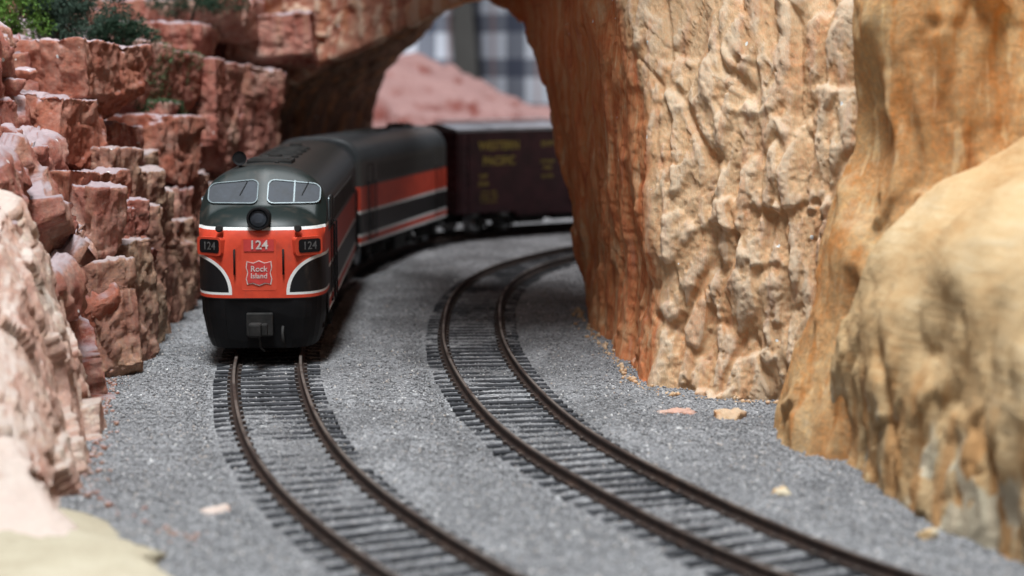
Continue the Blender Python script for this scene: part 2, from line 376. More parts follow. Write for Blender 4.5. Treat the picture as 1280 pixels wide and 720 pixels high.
def livery(name, nose):
    """orange / black / white bands of the locomotives as flat paint; object coordinates in mm"""
    n = N(name); o = n.sep(n.pos(obj=True)); x = n.math('ABSOLUTE', o[0]); y = o[1]; z = o[2]
    wob = n.noise(n.pos(obj=True), 1/5, 3)
    orange = n.mix(n.step(wob, 0.35, 0.7), (0.54,0.054,0.026), (0.64,0.070,0.032)); black = (0.008,0.008,0.009); white = (0.74,0.74,0.72)
    dark = n.mix(n.step(wob, 0.3, 0.7), (0.016,0.019,0.019), (0.026,0.029,0.028)) if nose else n.mix(n.step(wob, 0.3, 0.7), (0.034,0.038,0.041), (0.048,0.053,0.057))
    dark2 = n.mix(n.step(wob, 0.3, 0.7), (0.040,0.039,0.037), (0.055,0.052,0.049))
    def band(a, b):                       # 1 between heights a..b
        return n.math('MULTIPLY', n.math('GREATER_THAN', z, a), n.math('LESS_THAN', z, b))
    side = n.mix(n.math('GREATER_THAN', z, 42.5), dark2, dark)
    for a, b, c in ((23.3,32.6,orange),(22.3,23.3,white),(14.4,22.3,black),(13.3,14.4,white),(11.1,13.3,orange),(10.1,11.1,white),(-5,10.1,black)):
        side = n.mix(band(a, b), side, c)
    if not nose: return n.done(side, 0.42, 0, 0.5)
    # nose: dark above 35.2, orange, black quarter-ellipse whiskers outlined white
    front = n.mix(n.math('GREATER_THAN', z, 35.6), orange, (0.010,0.017,0.016))
    front = n.mix(band(34.8, 35.6), front, white)
    ex = n.math('DIVIDE', n.math('SUBTRACT', 18.0, x), 9.9); ez = n.math('DIVIDE', n.math('SUBTRACT', z, 18.0), 9.4)
    d = n.math('SQRT', n.math('ADD', n.math('MULTIPLY', ex, ex), n.math('MULTIPLY', ez, ez)))
    zb = n.math('GREATER_THAN', z, 17.35)
    front = n.mix(n.math('MULTIPLY', n.math('LESS_THAN', d, 1.075), zb), front, white)
    front = n.mix(n.math('MULTIPLY', n.math('LESS_THAN', d, 0.985), n.math('GREATER_THAN', z, 18.0)), front, black)
    front = n.mix(n.math('LESS_THAN', z, 16.5), front, black)
    gr_ = n.noise(n.pos(1.0,1.0,0.35,obj=True), 1/4.0, 6, 0.7)
    front = n.mix(n.math('MULTIPLY', n.step(gr_, 0.48, 0.75), 0.35), front, (0.10,0.075,0.06))
    # white line on the side drops back to the side bands behind the nose
    col = n.mix(n.math('GREATER_THAN', y, 21.0), front, side)
    return n.done(col, 0.45, 0, 0.3)
M_LIV_NOSE = livery('nose livery', True); M_LIV = livery('side livery', False)

# ------------------------------------------------------------------ track centre lines (mm)
T1 = [(98,134),(60,168),(33,201),(9,237),(-10.5,272),(-21.5,295),(-32,319),(-42.5,350),(-52.5,389),(-62.4,443),(-66,468),(-71,520),(-73.5,580),(-74,640),(-70.5,695),(-62,750),(-45,804),(-19,841),(14,868),(52,893),(94,917),(140,940),(220,975)]
T2 = [(150,178),(110,205),(85,228),(66,250),(49,276),(40,292),(32,311),(23,334),(16,352),(9.5,372),(3.5,397),(-1.5,425),(-6.5,458),(-10.5,495),(-12,520),(-13,576),(-12,612),(-8,653),(0,692),(12,725),(33,766),(68,812),(118,850),(180,878),(250,895)]
def arc(P, step):
    D = catmull(P, 4000); s = np.concatenate([[0], np.cumsum(np.linalg.norm(np.diff(D, axis=0), axis=1))])
    # light smoothing so the hand-read points give a clean curve
    for _ in range(250):
        D[1:-1] = 0.5*D[1:-1]+0.25*(D[:-2]+D[2:])
    t = np.arange(0, s[-1], step); return np.stack([np.interp(t, s, D[:,0]), np.interp(t, s, D[:,1])], 1)
A1 = arc(T1, 0.5); A2 = arc(T2, 0.5)
for A in (A1, A2):
    for _ in range(2500):
        A[1:-1] = 0.5*A[1:-1]+0.25*(A[:-2]+A[2:])
def track_dist(x, y, A):
    B = A[::4]; out = np.full(x.shape, 1e9)
    for i in range(0, len(B)):
        out = np.minimum(out, (x-B[i,0])**2+(y-B[i,1])**2)
    return np.sqrt(out)

# ------------------------------------------------------------------ ground
def ballast_height(x, y, d):
    p = np.stack([x, y, 0*x], 1)
    patch = fbm(p/22.0, 3, 5)
    h = 0.35 + 0.45*patch + 0.16*vnoise(p/1.3, 9) + 0.22*vnoise(p/3.1, 10)
    bedt = smooth01(d + 2.6*fbm(p/11.0, 3, 45), 10.5, 15.5)
    inner = 0.50 + 0.36*fbm(p/15.0, 3, 25) + 0.16*vnoise(p/1.2, 29)
    shoulder = 0.9*smooth01(d, 15, 22) - 0.05 + 0.5*fbm(p/12.0, 2, 47)*smooth01(d, 24, 12)
    return inner*(1-bedt) + (h+shoulder)*bedt
gx = np.arange(-190, 250, 1.05); gy = np.arange(150, 1010, 1.05)
GX, GY = np.meshgrid(gx, gy, indexing='ij')
dd = np.minimum(track_dist(GX.ravel(), GY.ravel(), A1), track_dist(GX.ravel(), GY.ravel(), A2))
GZ = ballast_height(GX.ravel(), GY.ravel(), dd)
o = mesh_np('ballast_bed', np.stack([GX.ravel(), GY.ravel(), GZ], 1), grid_faces(len(gx), len(gy)), M_BALLAST)
tag(o, kind='structure')
GZg = GZ.reshape(GX.shape)
def ground_z(x, y):
    i = np.clip(((x-gx[0])/1.05).astype(int), 0, len(gx)-1); j = np.clip(((y-gy[0])/1.05).astype(int), 0, len(gy)-1); return GZg[i, j]
bm = bmesh.new(); add_box(bm, -900, 900, -300, 1500, -14, -1.6); tag(bm_obj('layout_base', bm, M_SAND), kind='structure')

# loose ballast grains
rng = np.random.default_rng(4)
n = 300000
u = rng.random(n); Yg = 1/(1/800*(1-u**0.85)+1/238*u**0.85)
Xg = (rng.random(n)-0.5)*Yg*0.66-2
d1 = track_dist(Xg, Yg, A1); d2 = track_dist(Xg, Yg, A2); dg = np.minimum(d1, d2)
keep = (Xg > -125) & (Xg < 90) & ((dg > 15.5) | (rng.random(n) < 0.42)) & (np.abs(dg-8.6) > 1.1)
Xg, Yg, dg = Xg[keep], Yg[keep], dg[keep]; n = len(Xg)
Zg = ground_z(Xg, Yg)
rad = (0.17+0.24*rng.random(n)**2.2)*np.where(dg < 15.5, 0.8, 1.0)
oct_v = np.array([(1,0,0),(-1,0,0),(0,1,0),(0,-1,0),(0,0,1),(0,0,-1)], float); oct_f = np.array([(0,2,4),(2,1,4),(1,3,4),(3,0,4),(2,0,5),(1,2,5),(3,1,5),(0,3,5)])
jit = 0.55+0.9*rng.random((n,6,1)); q = rng.normal(size=(n,3,3)); q, _ = np.linalg.qr(q)
V = np.einsum('kj,nij->nki', oct_v, q)*jit*rad[:,None,None]
V += np.stack([Xg, Yg, Zg+rad*0.35], 1)[:,None,:]
F = (oct_f[None]+6*np.arange(n)[:,None,None]).reshape(-1,3)
o = mesh_np('ballast_grains', V.reshape(-1,3), F, M_GRAIN); 
at_ = o.data.attributes.new('tone', 'FLOAT', 'POINT'); at_.data.foreach_set('value', np.repeat(rng.random(n).astype(np.float32), 6))
tag(o, 'loose grey stone ballast grains covering the ground around the tracks', 'ballast', kind='stuff')

# ------------------------------------------------------------------ tracks
RT = 3.4                                    # rail top
def sweep(name, A, off, prof, mat, parent, step=4):
    B = A[::step]; t = np.gradient(B, axis=0); t /= np.linalg.norm(t, axis=1, keepdims=True); nrm = np.stack([t[:,1], -t[:,0]], 1)
    k = len(prof); pr = np.array(prof)
    P = np.zeros((len(B), k, 3)); P[:,:,:2] = B[:,None,:]+nrm[:,None,:]*(off+pr[None,:,0,None]); P[:,:,2] = pr[None,:,1]
    return mesh_np(name, P.reshape(-1,3), grid_faces(len(B), k, True), mat, parent)
RP = [(-0.95,0.85),(0.95,0.85),(0.95,1.15),(0.26,1.4),(0.26,2.5),(0.42,2.7),(0.42,3.28),(0.30,3.4),(-0.30,3.4),(-0.42,3.28),(-0.42,2.7),(-0.26,2.5),(-0.26,1.4),(-0.95,1.15)]
tie_bm = bmesh.new(); add_box(tie_bm, -14.0, 14.0, -1.22, 1.22, -0.9, 0.80, 0.12)
tie_me = bpy.data.meshes.new('tie'); tie_bm.to_mesh(tie_me); tie_bm.free(); tie_me.transform(Matrix.Scale(S, 4)); tie_me.materials.append(M_TIE)
def build_track(label, A, lo, hi):
    tr = empty('railway_track'); tag(tr, label, 'track', 'curved model railway tracks')
    for sgn in (-1, 1): sweep('rail', A, 8.75*sgn, RP, M_RAIL, tr)
    t = np.gradient(A, axis=0); ang = np.arctan2(t[:,1], t[:,0]) - math.pi/2
    bm = bmesh.new(); rnd = random.Random(3)
    i = 0.0
    while i < len(A):
        k = int(i); x, y = A[k]; i += 11.8
        if not (lo < y < hi): continue
        o = bpy.data.objects.new('tie', tie_me); C.objects.link(o); o.parent = tr
        o.location = (x*S, y*S, rnd.uniform(-0.08, 0.06)*S); o.rotation_euler = (0, 0, ang[k]+rnd.uniform(-0.012, 0.012))
        o.scale = (rnd.uniform(0.985,1.015), 1, 1)
        ca, sa = math.cos(ang[k]), math.sin(ang[k])
        for sg in (-1, 1):
            for sd in (-1, 1):                          # spike heads that hold the rail foot
                lx = 8.75*sg+sd*1.35
                cx, cy = x+lx*ca, y+lx*sa
                v = [bm.verts.new((cx+a*ca-b*sa, cy+a*sa+b*ca, z)) for z in (0.7, 1.5) for a, b in ((-.38,-.4),(.38,-.4),(.38,.4),(-.38,.4))]
                for f in ((4,5,6,7),(0,1,5,4),(1,2,6,5),(2,3,7,6),(3,0,4,7)): bm.faces.new([v[j] for j in f])
    sp = bm_obj('spikes', bm, M_RAIL, tr); sp['kind'] = 'stuff'
    return tr
build_track('curved rusty track carrying the locomotive on the left', A1, 160, 975)
build_track('empty curved rusty track running under the arch beside the pillar', A2, 180, 885)

# ------------------------------------------------------------------ rock helpers
def rock_disp(p, k, big, mid, small, amp, aniso=(1,1,1), warp_amt=4.0):
    an = np.array(aniso)
    q = warp(p, 14.0, warp_amt*0.55, k)*an
    return amp[0]*facet(q/big, k+10, 0.8, 0.6, 0.7) + amp[1]*facet(q/mid, k+20, 0.8, 0.6, 0.7) + amp[2]*facet(warp(p, 4.0, 0.6, k+3)*an/small, k+30, 0.9, 0.6, 0.6) + amp[3]*fbm(p/5.0, 4, k+40, 0.6) + 0.45*amp[2]*facet(p/(small*0.45), k+50)
def block(name, c, size, rz, k, mat, parent, tilt=(0,0), res=1.0, flat=False, cuts=7, cut_amt=0.30, amp=(1.2,1.0,0.7,0.45), mid=9.0, small=3.5, aniso=(1,1,1)):
    """one angular lump of rock: a box, corners cut by random planes, broken surface"""
    r = np.random.default_rng(k); w, d, h = size
    pts = []; faces = []; idx = {}
    nn = [max(3, int(s/res)) for s in size]
    V = []
    def vid(a, b, c):
        key = (a, b, c)
        if key not in idx:
            idx[key] = len(V); V.append((a/nn[0]-0.5, b/nn[1]-0.5, c/nn[2]-0.5))
        return idx[key]
    for ax in range(3):
        o1, o2 = (ax+1)%3, (ax+2)%3
        for side in (0, nn[ax]):
            for i in range(nn[o1]):
                for j in range(nn[o2]):
                    q = []
                    for di, dj in ((0,0),(1,0),(1,1),(0,1)):
                        co = [0,0,0]; co[ax] = side; co[o1] = i+di; co[o2] = j+dj; q.append(vid(*co))
                    faces.append(q if side else q[::-1])
    P = np.array(V)
    nrm = np.sign(P)*np.abs(2*P)**9; nrm /= np.maximum(np.linalg.norm(nrm, axis=1, keepdims=True), 1e-6)
    Q = P.copy()
    for _ in range(cuts):
        nv = r.normal(size=3); nv /= np.linalg.norm(nv)
        if flat and nv[2] > 0.25: nv[2] *= -1
        lim = np.abs(nv).sum()*0.5
        cc = lim*(1-cut_amt*(0.35+0.65*r.random())); dd_ = np.maximum(0, Q@nv-cc); Q = Q-dd_[:,None]*nv
    Q = Q*np.array([w, d, h])
    ty, tx = tilt; ca, sa = math.cos(rz), math.sin(rz)
    R = np.array([[ca,-sa,0],[sa,ca,0],[0,0,1]])@np.array(Matrix.Rotation(tx,3,'X'))@np.array(Matrix.Rotation(ty,3,'Y'))
    W = Q@R.T+np.asarray(c); nw = nrm@R.T
    dsp = rock_disp(W, 100, 22.0, mid, small, amp, aniso)
    if flat:                                              # bedding cracks between the layers
        zz_ = (W[:,2]+5.0*vnoise(W/26, 140)+2.0*vnoise(W/9, 142))/11.0; fr_ = np.abs(zz_-np.round(zz_))
        dsp = dsp-0.8*np.exp(-(fr_/0.045)**2)*smooth01(vnoise(W/15, 141), -0.15, 0.35)
        cr_ = np.abs(vnoise(np.stack([W[:,0]/9, W[:,1]/9, W[:,2]/70], 1), 143)); dsp = dsp-1.1*np.exp(-(cr_/0.035)**2)
    W = W+nw*dsp[:,None]
    return mesh_np(name, W, np.array(faces), mat, parent)

# ------------------------------------------------------------------ the arch with its tan pillar
# control rings: outer front, inner front edge, inner back edge, outer back; from the foot of the pillar over to the left abutment
def P(px, py, Y): return tuple(at(px, py, Y))
Fc = [(33,438,-8), P(806,497,441), P(826,389,446), P(815,278,450), P(808,174,456), P(791,70,468), P(774,0,482), P(748,-34,515), P(700,-48,560), P(640,-26,620), P(560,12,680), P(470,54,728), P(400,82,752), P(345,112,762), P(322,150,766), P(318,200,768), (-112,772,20), (-112,775,-8)]
Bc = [(24,580,-8), P(737,405,572), P(722,330,585), P(706,250,600), P(690,165,622), P(668,90,650), P(648,30,690), P(632,8,720), P(612,-2,745), P(596,-2,770), P(570,6,800), P(525,46,835), P(490,84,865), P(474,120,885), P(470,165,895), P(470,215,900), (-72,905,20), (-72,908,-8)]
FOc = [(97,408,-8), P(1085,500,405), P(1100,389,404), P(1105,278,404), P(1110,174,406), P(1115,70,412), P(1115,-10,420), (130,400,190), (110,390,240), (40,425,256), (-54,380,260), (-66,690,240), (-98,735,215), (-130,745,180), (-150,735,130), (-160,740,90), (-165,745,40), (-165,748,-8)]  # upper front points, out of view, pushed forward to shade the tracks
BOc = [(97,580,-8), (97,590,25), (98,600,50), (100,610,75), (105,625,100), (105,645,120), (100,665,150), (130,690,190), (110,720,240), (50,760,255), (-20,800,260), (-90,830,260), (-160,860,250), (-190,890,215), (-150,900,140), (-165,905,90), (-170,910,40), (-170,912,-8)]
def mid(a, b, t): return tuple(np.asarray(a, float)*(1-t)+np.asarray(b, float)*t)
FMc = [mid(Fc[i], FOc[i], 0.5) if (i < 6 or i > 14) else tuple(np.array(Fc[i])+np.array([8 if i < 9 else -6, -4 if i < 11 else 14, 34])) for i in range(len(Fc))]
NT = 760
cur = [catmull(np.array(c, float), NT) if False else lin(np.array(c, float), NT) for c in (FOc, FMc, Fc, Bc, BOc)]
for c in cur:
    for _ in range(260): c[1:-1] = 0.5*c[1:-1]+0.25*(c[:-2]+c[2:])
def span(a, b, n, end=False): 
    t = np.linspace(0, 1, n, endpoint=end)[None,:,None]; return a[:,None,:]*(1-t)+b[:,None,:]*t
G = np.concatenate([span(cur[0],cur[1],85), span(cur[1],cur[2],85), span(cur[2],cur[3],150), span(cur[3],cur[4],40), span(cur[4],cur[0],14)], axis=1)
for c_, amp_ in ((cur[2], 5.0),):                        # wander of the inner front edge
    c_ += amp_*np.stack([vnoise(c_/13, 130), 0.6*vnoise(c_/13, 131), 0*c_[:,0]], 1)*smooth01(c_[:,2], -2, 12)[:,None] if False else 0
for _ in range(26):                                       # soften the corners
    G = 0.5*G+0.25*(np.roll(G,1,1)+np.roll(G,-1,1))
nu, nv = G.shape[:2]
nr = grid_normals(np.concatenate([G[:,-1:],G,G[:,:1]],1))[:,1:-1]
cen = G.mean(axis=1, keepdims=True); sgn = np.sign(((G-cen)*nr).sum(2).mean()); nr *= sgn
p = G.reshape(-1,3); nn_ = nr.reshape(-1,3)
sidx = np.tile(np.arange(nv), nu)
front = smooth01(sidx, 185, 150)*1.0
front = np.clip(1-smooth01(sidx, 150, 190), 0, 1)*smooth01(sidx, -1, 3)
# rough column-like front face
q = warp(p, 18, 5.0, 51)
cols_ = vnoise(np.stack([q[:,0]/5.5, q[:,1]/9, q[:,2]/60], 1), 61)
groove = np.abs(vnoise(np.stack([q[:,0]/8.0+3, q[:,1]/14, q[:,2]/48], 1), 62))
chips = facet(warp(p,9,1.6,65)*np.array([1,1,0.36])/7.0, 66, 1.3, 0.6, 0.6)
breaks = facet(warp(p,9,1.6,64)*np.array([0.8,0.8,0.9])/11.0, 63, 1.2, 0.5, 0.5)
chips2 = facet(warp(p,5,0.8,68)*np.array([1,1,0.32])/3.6, 69, 1.2, 0.4, 0.4)
chips3 = facet(p*np.array([1,1,0.45])/1.7, 72, 1.0, 0.5, 0.4)
sl = p[:,0]+0.16*p[:,2]+0.5*p[:,1]*0
rw = warp(p, 16, 2.2, 52)
def rib(w_, hgt, k, sk): 
    return 1-2*np.abs(vnoise(np.stack([(rw[:,0]+sk*rw[:,2]-0.3*rw[:,1])/w_, 0*rw[:,0], rw[:,2]/hgt], 1), k))
ribs_ = rib(7.5, 55, 91, 0.16)*smooth01(vnoise(p/22, 95), -0.6, 0.3)
ribs2_ = rib(3.6, 26, 92, 0.10)
d_front = 2.7*ribs_ + 0.3*ribs2_ + 0.3*cols_ - 2.4*np.exp(-(groove/0.06)**2) + 1.3*chips + 1.6*breaks + 1.2*fbm(p/30,2,71)
d_fine = front*(0.42*facet(p*np.array([1,1,0.38])/5.5, 56, 1.4, 0.3, 0.5) + 0.24*facet(p*np.array([1,1,0.55])/2.4, 57, 1.4, 0.3, 0.4) + 0.20*facet(p*np.array([1,1,0.8])/1.1, 58, 1.3, 0.3, 0.3) + 0.07*fbm(p/1.1,3,75,0.7))
streaks = vnoise(np.stack([q[:,0]/4.5, q[:,1]/5.0, q[:,2]/45], 1), 81)
d_in = 1.9*facet(warp(p,14,2.0,83)*np.array([1,0.7,0.16])/11.0, 84, 0.9, 0.5, 0.4) + 0.25*streaks + 1.3*facet(warp(p,10,2.5,82)*np.array([1,0.7,0.45])/9.0, 89, 1.0, 0.25, 0.3) + 0.35*facet(p*np.array([1,0.7,0.3])/4.2, 88, 0.9, 0.4, 0.4) + 2.0*fbm(p/26,2,85) + 0.10*fbm(p*np.array([1,0.5,0.15])/2.0,3,86)
leftish = smooth01(p[:,0], -30, -75)
leftish = np.clip((-40-p[:,0])/40, 0, 1)
d_fine = d_fine*(1-leftish)
d_front = d_front*(1-leftish) + leftish*(rock_disp(p, 90, 20, 9, 4, (3.0,1.8,0.8,0.6), (1,1,1.3)))
D = d_front*front + d_in*(1-front)
foot = smooth01(p[:,2], 22, -2)*0
Dg = D.reshape(nu, nv); Fg = front.reshape(nu, nv); Ds = Dg.copy()
for _ in range(4): Ds = 0.5*Ds+0.25*(np.roll(Ds,1,1)+np.roll(Ds,-1,1))
for _ in range(2): Ds[1:-1] = 0.5*Ds[1:-1]+0.25*(Ds[:-2]+Ds[2:])
Df = Dg.copy()
for _ in range(2):
    Df = 0.5*Df+0.25*(np.roll(Df,1,1)+np.roll(Df,-1,1)); Df[1:-1] = 0.5*Df[1:-1]+0.25*(Df[:-2]+Df[2:])
wf = smooth01(Fg, 0.55, 1.0); Dg = 0.80*(Df*wf+Ds*(1-wf)) + d_fine.reshape(nu,nv) + (1-Fg)*0.22*facet(p*np.array([1,0.8,0.55])/2.2, 59, 1.3, 0.3, 0.3).reshape(nu,nv); D = Dg.ravel()
Dm = Dg.copy()
for _ in range(60):
    Dm = 0.5*Dm+0.25*(np.roll(Dm,1,1)+np.roll(Dm,-1,1)); Dm[1:-1] = 0.5*Dm[1:-1]+0.25*(Dm[:-2]+Dm[2:])
raised = np.clip((Dg-Dm)/1.6+0.5, 0, 1).ravel()
W = p+nn_*D[:,None]
arch = empty('rock_arch', (33, 440, 0)); tag(arch, 'tall tan rock arch with grooved pillar spanning over both tracks', 'rock arch')
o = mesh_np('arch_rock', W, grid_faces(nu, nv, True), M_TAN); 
ta_ = o.data.attributes.new('tunnel_shade', 'FLOAT', 'POINT'); ta_.data.foreach_set('value', (smooth01(sidx, 172, 184)*smooth01(-p[:,0], 15, 45)).astype(np.float32))
ra_ = o.data.attributes.new('raised', 'FLOAT', 'POINT'); ra_.data.foreach_set('value', raised.astype(np.float32))
ia_ = o.data.attributes.new('inner_face', 'FLOAT', 'POINT'); ia_.data.foreach_set('value', ((1-front)*smooth01(p[:,0], -45, -5)).astype(np.float32))
o.parent = arch; o.matrix_parent_inverse = Matrix.Translation(-arch.location)

# ------------------------------------------------------------------ left red cliff
def keep_at(o, par):
    o.parent = par; o.matrix_parent_inverse = Matrix.Translation(-par.location); return o
cliff = empty('red_cliff', (-115, 560, 0)); tag(cliff, 'red broken rock cliff with ledges left of the locomotive', 'cliff')
zz = np.concatenate([[0,0],[0,0]])
prof = [(-2,-6),(0,0),(-3,18),(-5,33),(-10,36),(-14,50),(-18,60),(-26,63),(-30,80),(-34,92),(-70,95),(-74,112),(-120,118)]   # (x offset, z)
nz_ = 190; pv = lin(prof, nz_)
ys = np.arange(380, 800, 1.1)
foot_x = np.interp(ys, [380,420,470,540,620,700,760,800], [-100,-103,-110,-115,-118,-117,-114,-112])
G = np.zeros((len(ys), nz_, 3)); G[:,:,0] = foot_x[:,None]+pv[None,:,0]*np.interp(ys,[380,600,800],[1.0,1.0,0.85])[:,None]; G[:,:,1] = ys[:,None]; G[:,:,2] = pv[None,:,1]
nr = grid_normals(G); nr *= np.sign(nr[...,0].mean())
p = G.reshape(-1,3)
D = rock_disp(p, 210, 24, 11, 4.5, (6.5,3.0,0.7,0.25), (1,1,0.8), 4.0)
o = mesh_np('cliff_face', p+nr.reshape(-1,3)*D[:,None], grid_faces(len(ys), nz_), M_RED); keep_at(o, cliff)
# individual blocks that stand out of the face: pixel rectangle, distance, depth, turn
BL = [ # x0,y0,x1,y1,  Y, depth, rz, seed
 (-30,58,132,150, 520,40,-0.25,1),(-20,122,100,212, 500,36,-0.15,2),(-40,222,112,340, 470,34,-0.12,3),
 (60,160,150,215, 540,30,-0.4,4),(118,62,206,150, 610,40,-0.3,5),(100,215,178,300, 520,24,-0.45,6),
 (203,82,276,215, 645,36,-0.25,7),(150,150,222,245, 585,26,-0.5,8),(270,88,325,205, 700,30,-0.2,9),
 (118,300,166,440, 500,18,-0.6,10),(160,245,200,425, 545,18,-0.55,11),(196,222,240,395, 600,18,-0.5,12),
 (150,0,300,52, 690,50,-0.1,13),(255,20,385,92, 725,46,-0.05,14),(130,30,255,88, 675,36,-0.2,15),
 (225,205,330,245, 690,26,-0.2,16),(228,235,262,330, 640,16,-0.3,17),(60,330,128,440, 480,20,-0.5,18),
 (268,130,300,200,690,14,0.2,19),(180,130,215,190,610,14,-0.3,20),(128,245,160,305,525,12,-0.2,21),
 (176,330,205,400,560,10,-0.7,22),(205,360,240,398,612,10,-0.3,23),(90,395,150,470,470,12,-0.4,24),
]
for (x0,y0,x1,y1,Y,dep,rz,k) in BL:
    a = at(x0,y1,Y); b = at(x1,y0,Y); w = b[0]-a[0]; h = b[2]-a[2]
    c = ((a[0]+b[0])/2, Y+dep/2, (a[2]+b[2])/2)
    o = block('rock_block', c, (w*1.05, dep, h*1.04), rz+random.Random(k+70).uniform(-.18,.18), 300+k, (M_ORR if k in (1,2,3,8) else M_PNK if k in (6,10,11,12,17,18,21,22,23,24) else M_RED), None, tilt=(random.Random(k).uniform(-.07,.07), random.Random(k+9).uniform(-.14,.0)), res=0.75, cuts=14, cut_amt=0.34, amp=(1.3,0.6,0.42,0.12), mid=10.0, small=2.6, aniso=(1,1,1.1), flat=True)
    if k in (5, 20): o['mossy'] = 1
    keep_at(o, cliff)
rb = random.Random(77)
for k in range(34):                                      # smaller broken pieces caught on the face
    Yb = rb.uniform(455, 720); zb = rb.choice([rb.uniform(0,34), rb.uniform(0,34), rb.uniform(34,66), rb.uniform(66,95)])
    xb = float(np.interp(Yb, ys, foot_x))+float(np.interp(zb, [q[1] for q in prof], [q[0] for q in prof]))+rb.uniform(-2,3.5)
    sz = rb.uniform(5, 13); vert = rb.uniform(0.8, 2.2) if zb < 40 else rb.uniform(0.5, 1.0)
    o = block('rock_block', (xb, Yb, zb), (sz, sz*rb.uniform(.7,1.3), sz*vert), rb.uniform(-1,1), 1000+k, rb.choice([M_RED, M_PNK, M_PNK, M_ORR]), None, tilt=(rb.uniform(-.25,.25), rb.uniform(-.25,.25)), res=0.8, cuts=11, cut_amt=0.42, amp=(0.6,0.5,0.25,0.08), mid=6.0, small=2.6)
    keep_at(o, cliff)
Ys = 462.0; k = 0
while Ys < 660:                                          # upright slabs along the lower face
    fx = float(np.interp(Ys, ys, foot_x)); k += 1
    for tier in range(1 if k % 3 else 2):
        w_ = rb.uniform(6, 12); h_ = rb.uniform(24, 50) if tier == 0 else rb.uniform(14, 26)
        zc = h_*0.42 if tier == 0 else rb.uniform(34, 52)
        xo = rb.uniform(-3.0, 4.5) if tier == 0 else rb.uniform(-9, 0)
        o = block('rock_slab', (fx+xo, Ys+rb.uniform(-2,2), zc), (w_, rb.uniform(9, 15), h_), rb.uniform(-0.9, -0.2), 1300+k*2+tier, rb.choice([M_PNK, M_PNK, M_PNK, M_RED]), None, tilt=(rb.uniform(-.16,.12), rb.uniform(-.12,.10)), res=0.75, cuts=12, cut_amt=0.30, amp=(1.0,0.8,0.45,0.12), mid=6.0, small=2.4, aniso=(1,1,0.55), flat=True)
        keep_at(o, cliff)
    Ys += rb.uniform(5.0, 8.5)

# ------------------------------------------------------------------ left near rock and sand
near = empty('pale_rock_outcrop', (-100, 370, 0)); tag(near, 'blurred pale pink rock outcrop in the left foreground', 'rock')
rows = []
for (fx, fy, tz) in [(-52,250,3),(-66,285,6),(-80,312,22),(-85,335,36),(-89,356,46),(-94,385,52),(-100,410,40),(-104,425,30)]:
    rows.append([(fx+1,fy,-5),(fx,fy,0.5),(fx-3,fy+1,tz*.25),(fx-6,fy+2,tz*.5),(fx-11,fy+4,tz*.8),(fx-17,fy+5,tz),(fx-60,fy+5,tz*1.12)])
rows = np.array(rows, float)
Gu = np.stack([catmull(rows[:,j], 230) for j in range(rows.shape[1])], 1)
G = np.stack([lin(Gu[i], 130) for i in range(230)], 0)
nr = grid_normals(G); nr *= np.sign(nr[...,2].mean()); p = G.reshape(-1,3)
D = rock_disp(p, 410, 20, 9, 4, (3.0,0.9,0.35,0.2), (1,1,0.7), 3.0)*smooth01(p[:,1], 262, 320)
keep_at(mesh_np('outcrop_rock', p+nr.reshape(-1,3)*D[:,None], grid_faces(230,130), M_PALE), near)
# sandy ground in the corner nearest the camera
u = np.linspace(0,1,120); v = np.linspace(0,1,110)
edge = catmull([(-30,236),(-44,270),(-52,290),(-66,306),(-80,324),(-92,342),(-104,352)], 120)
G = np.zeros((120,110,3)); far = edge+np.array([-90,-60])
G[:,:,:2] = edge[:,None,:]*(1-v)[None,:,None]+far[:,None,:]*v[None,:,None]
p = G.reshape(-1,3)
z = -1.2+5.0*np.tile(smooth01(v,0,0.16),120)+ 7*np.tile(v,120) + 0.9*fbm(p/14,4,500)+0.25*fbm(p/1.6,2,505)
p[:,2] = z; p[:,:2] += 3*np.stack([fbm(p/9,2,510), fbm(p/9,2,515)],1)
tag(mesh_np('sandy_ground', p, grid_faces(120,110), M_SAND), kind='structure')

# ------------------------------------------------------------------ right near bank
bank = empty('ochre_bank', (70, 340, 0)); tag(bank, 'blurred ochre plaster bank with rounded top in the right foreground', 'rock bank')
B0 = [P(985,585,0.1) for _ in range(0)]
foot = [(65,364),(70,338),(75,311),(82,284),(94,254),(108,228)]
rows = []
for i, (fx, fy) in enumerate(foot):
    h = [54,57,57,54,50,46][i]
    rows.append([(fx-1,fy-1,-5),(fx,fy,0.3),(fx+2,fy-2,h*.28),(fx+4,fy-4,h*.52),(fx+8,fy-6,h*.78),(fx+15,fy-5,h*.95),(fx+27,fy+3,h*1.12),(fx+48,fy+18,h*1.38),(fx+95,fy+42,h*1.9)])
rows = np.array(rows, float)
Gu = np.stack([catmull(rows[:,j], 240) for j in range(rows.shape[1])], 1)
G = np.stack([catmull(Gu[i], 190) for i in range(240)], 0)
nr = grid_normals(G); nr *= np.sign(nr[...,2].mean()); p = G.reshape(-1,3)
low = 1-smooth01(p[:,2], 22, 46)
D = (1.8*facet(warp(p,9,3,600)*np.array([1,1,.5])/10,601)+0.9*facet(p*np.array([1,1,.6])/4.5,605))*(0.05+0.55*low) - 1.6*low*np.exp(-(np.abs(vnoise(np.stack([p[:,0]/7, p[:,1]/7, p[:,2]/50],1),620))/0.12)**2) + 2.4*fbm(p/26,3,607)+0.16*fbm(p/1.2,2,610)
keep_at(mesh_np('bank_slope', p+nr.reshape(-1,3)*D[:,None], grid_faces(240,190), M_BANK, smooth=False), bank)
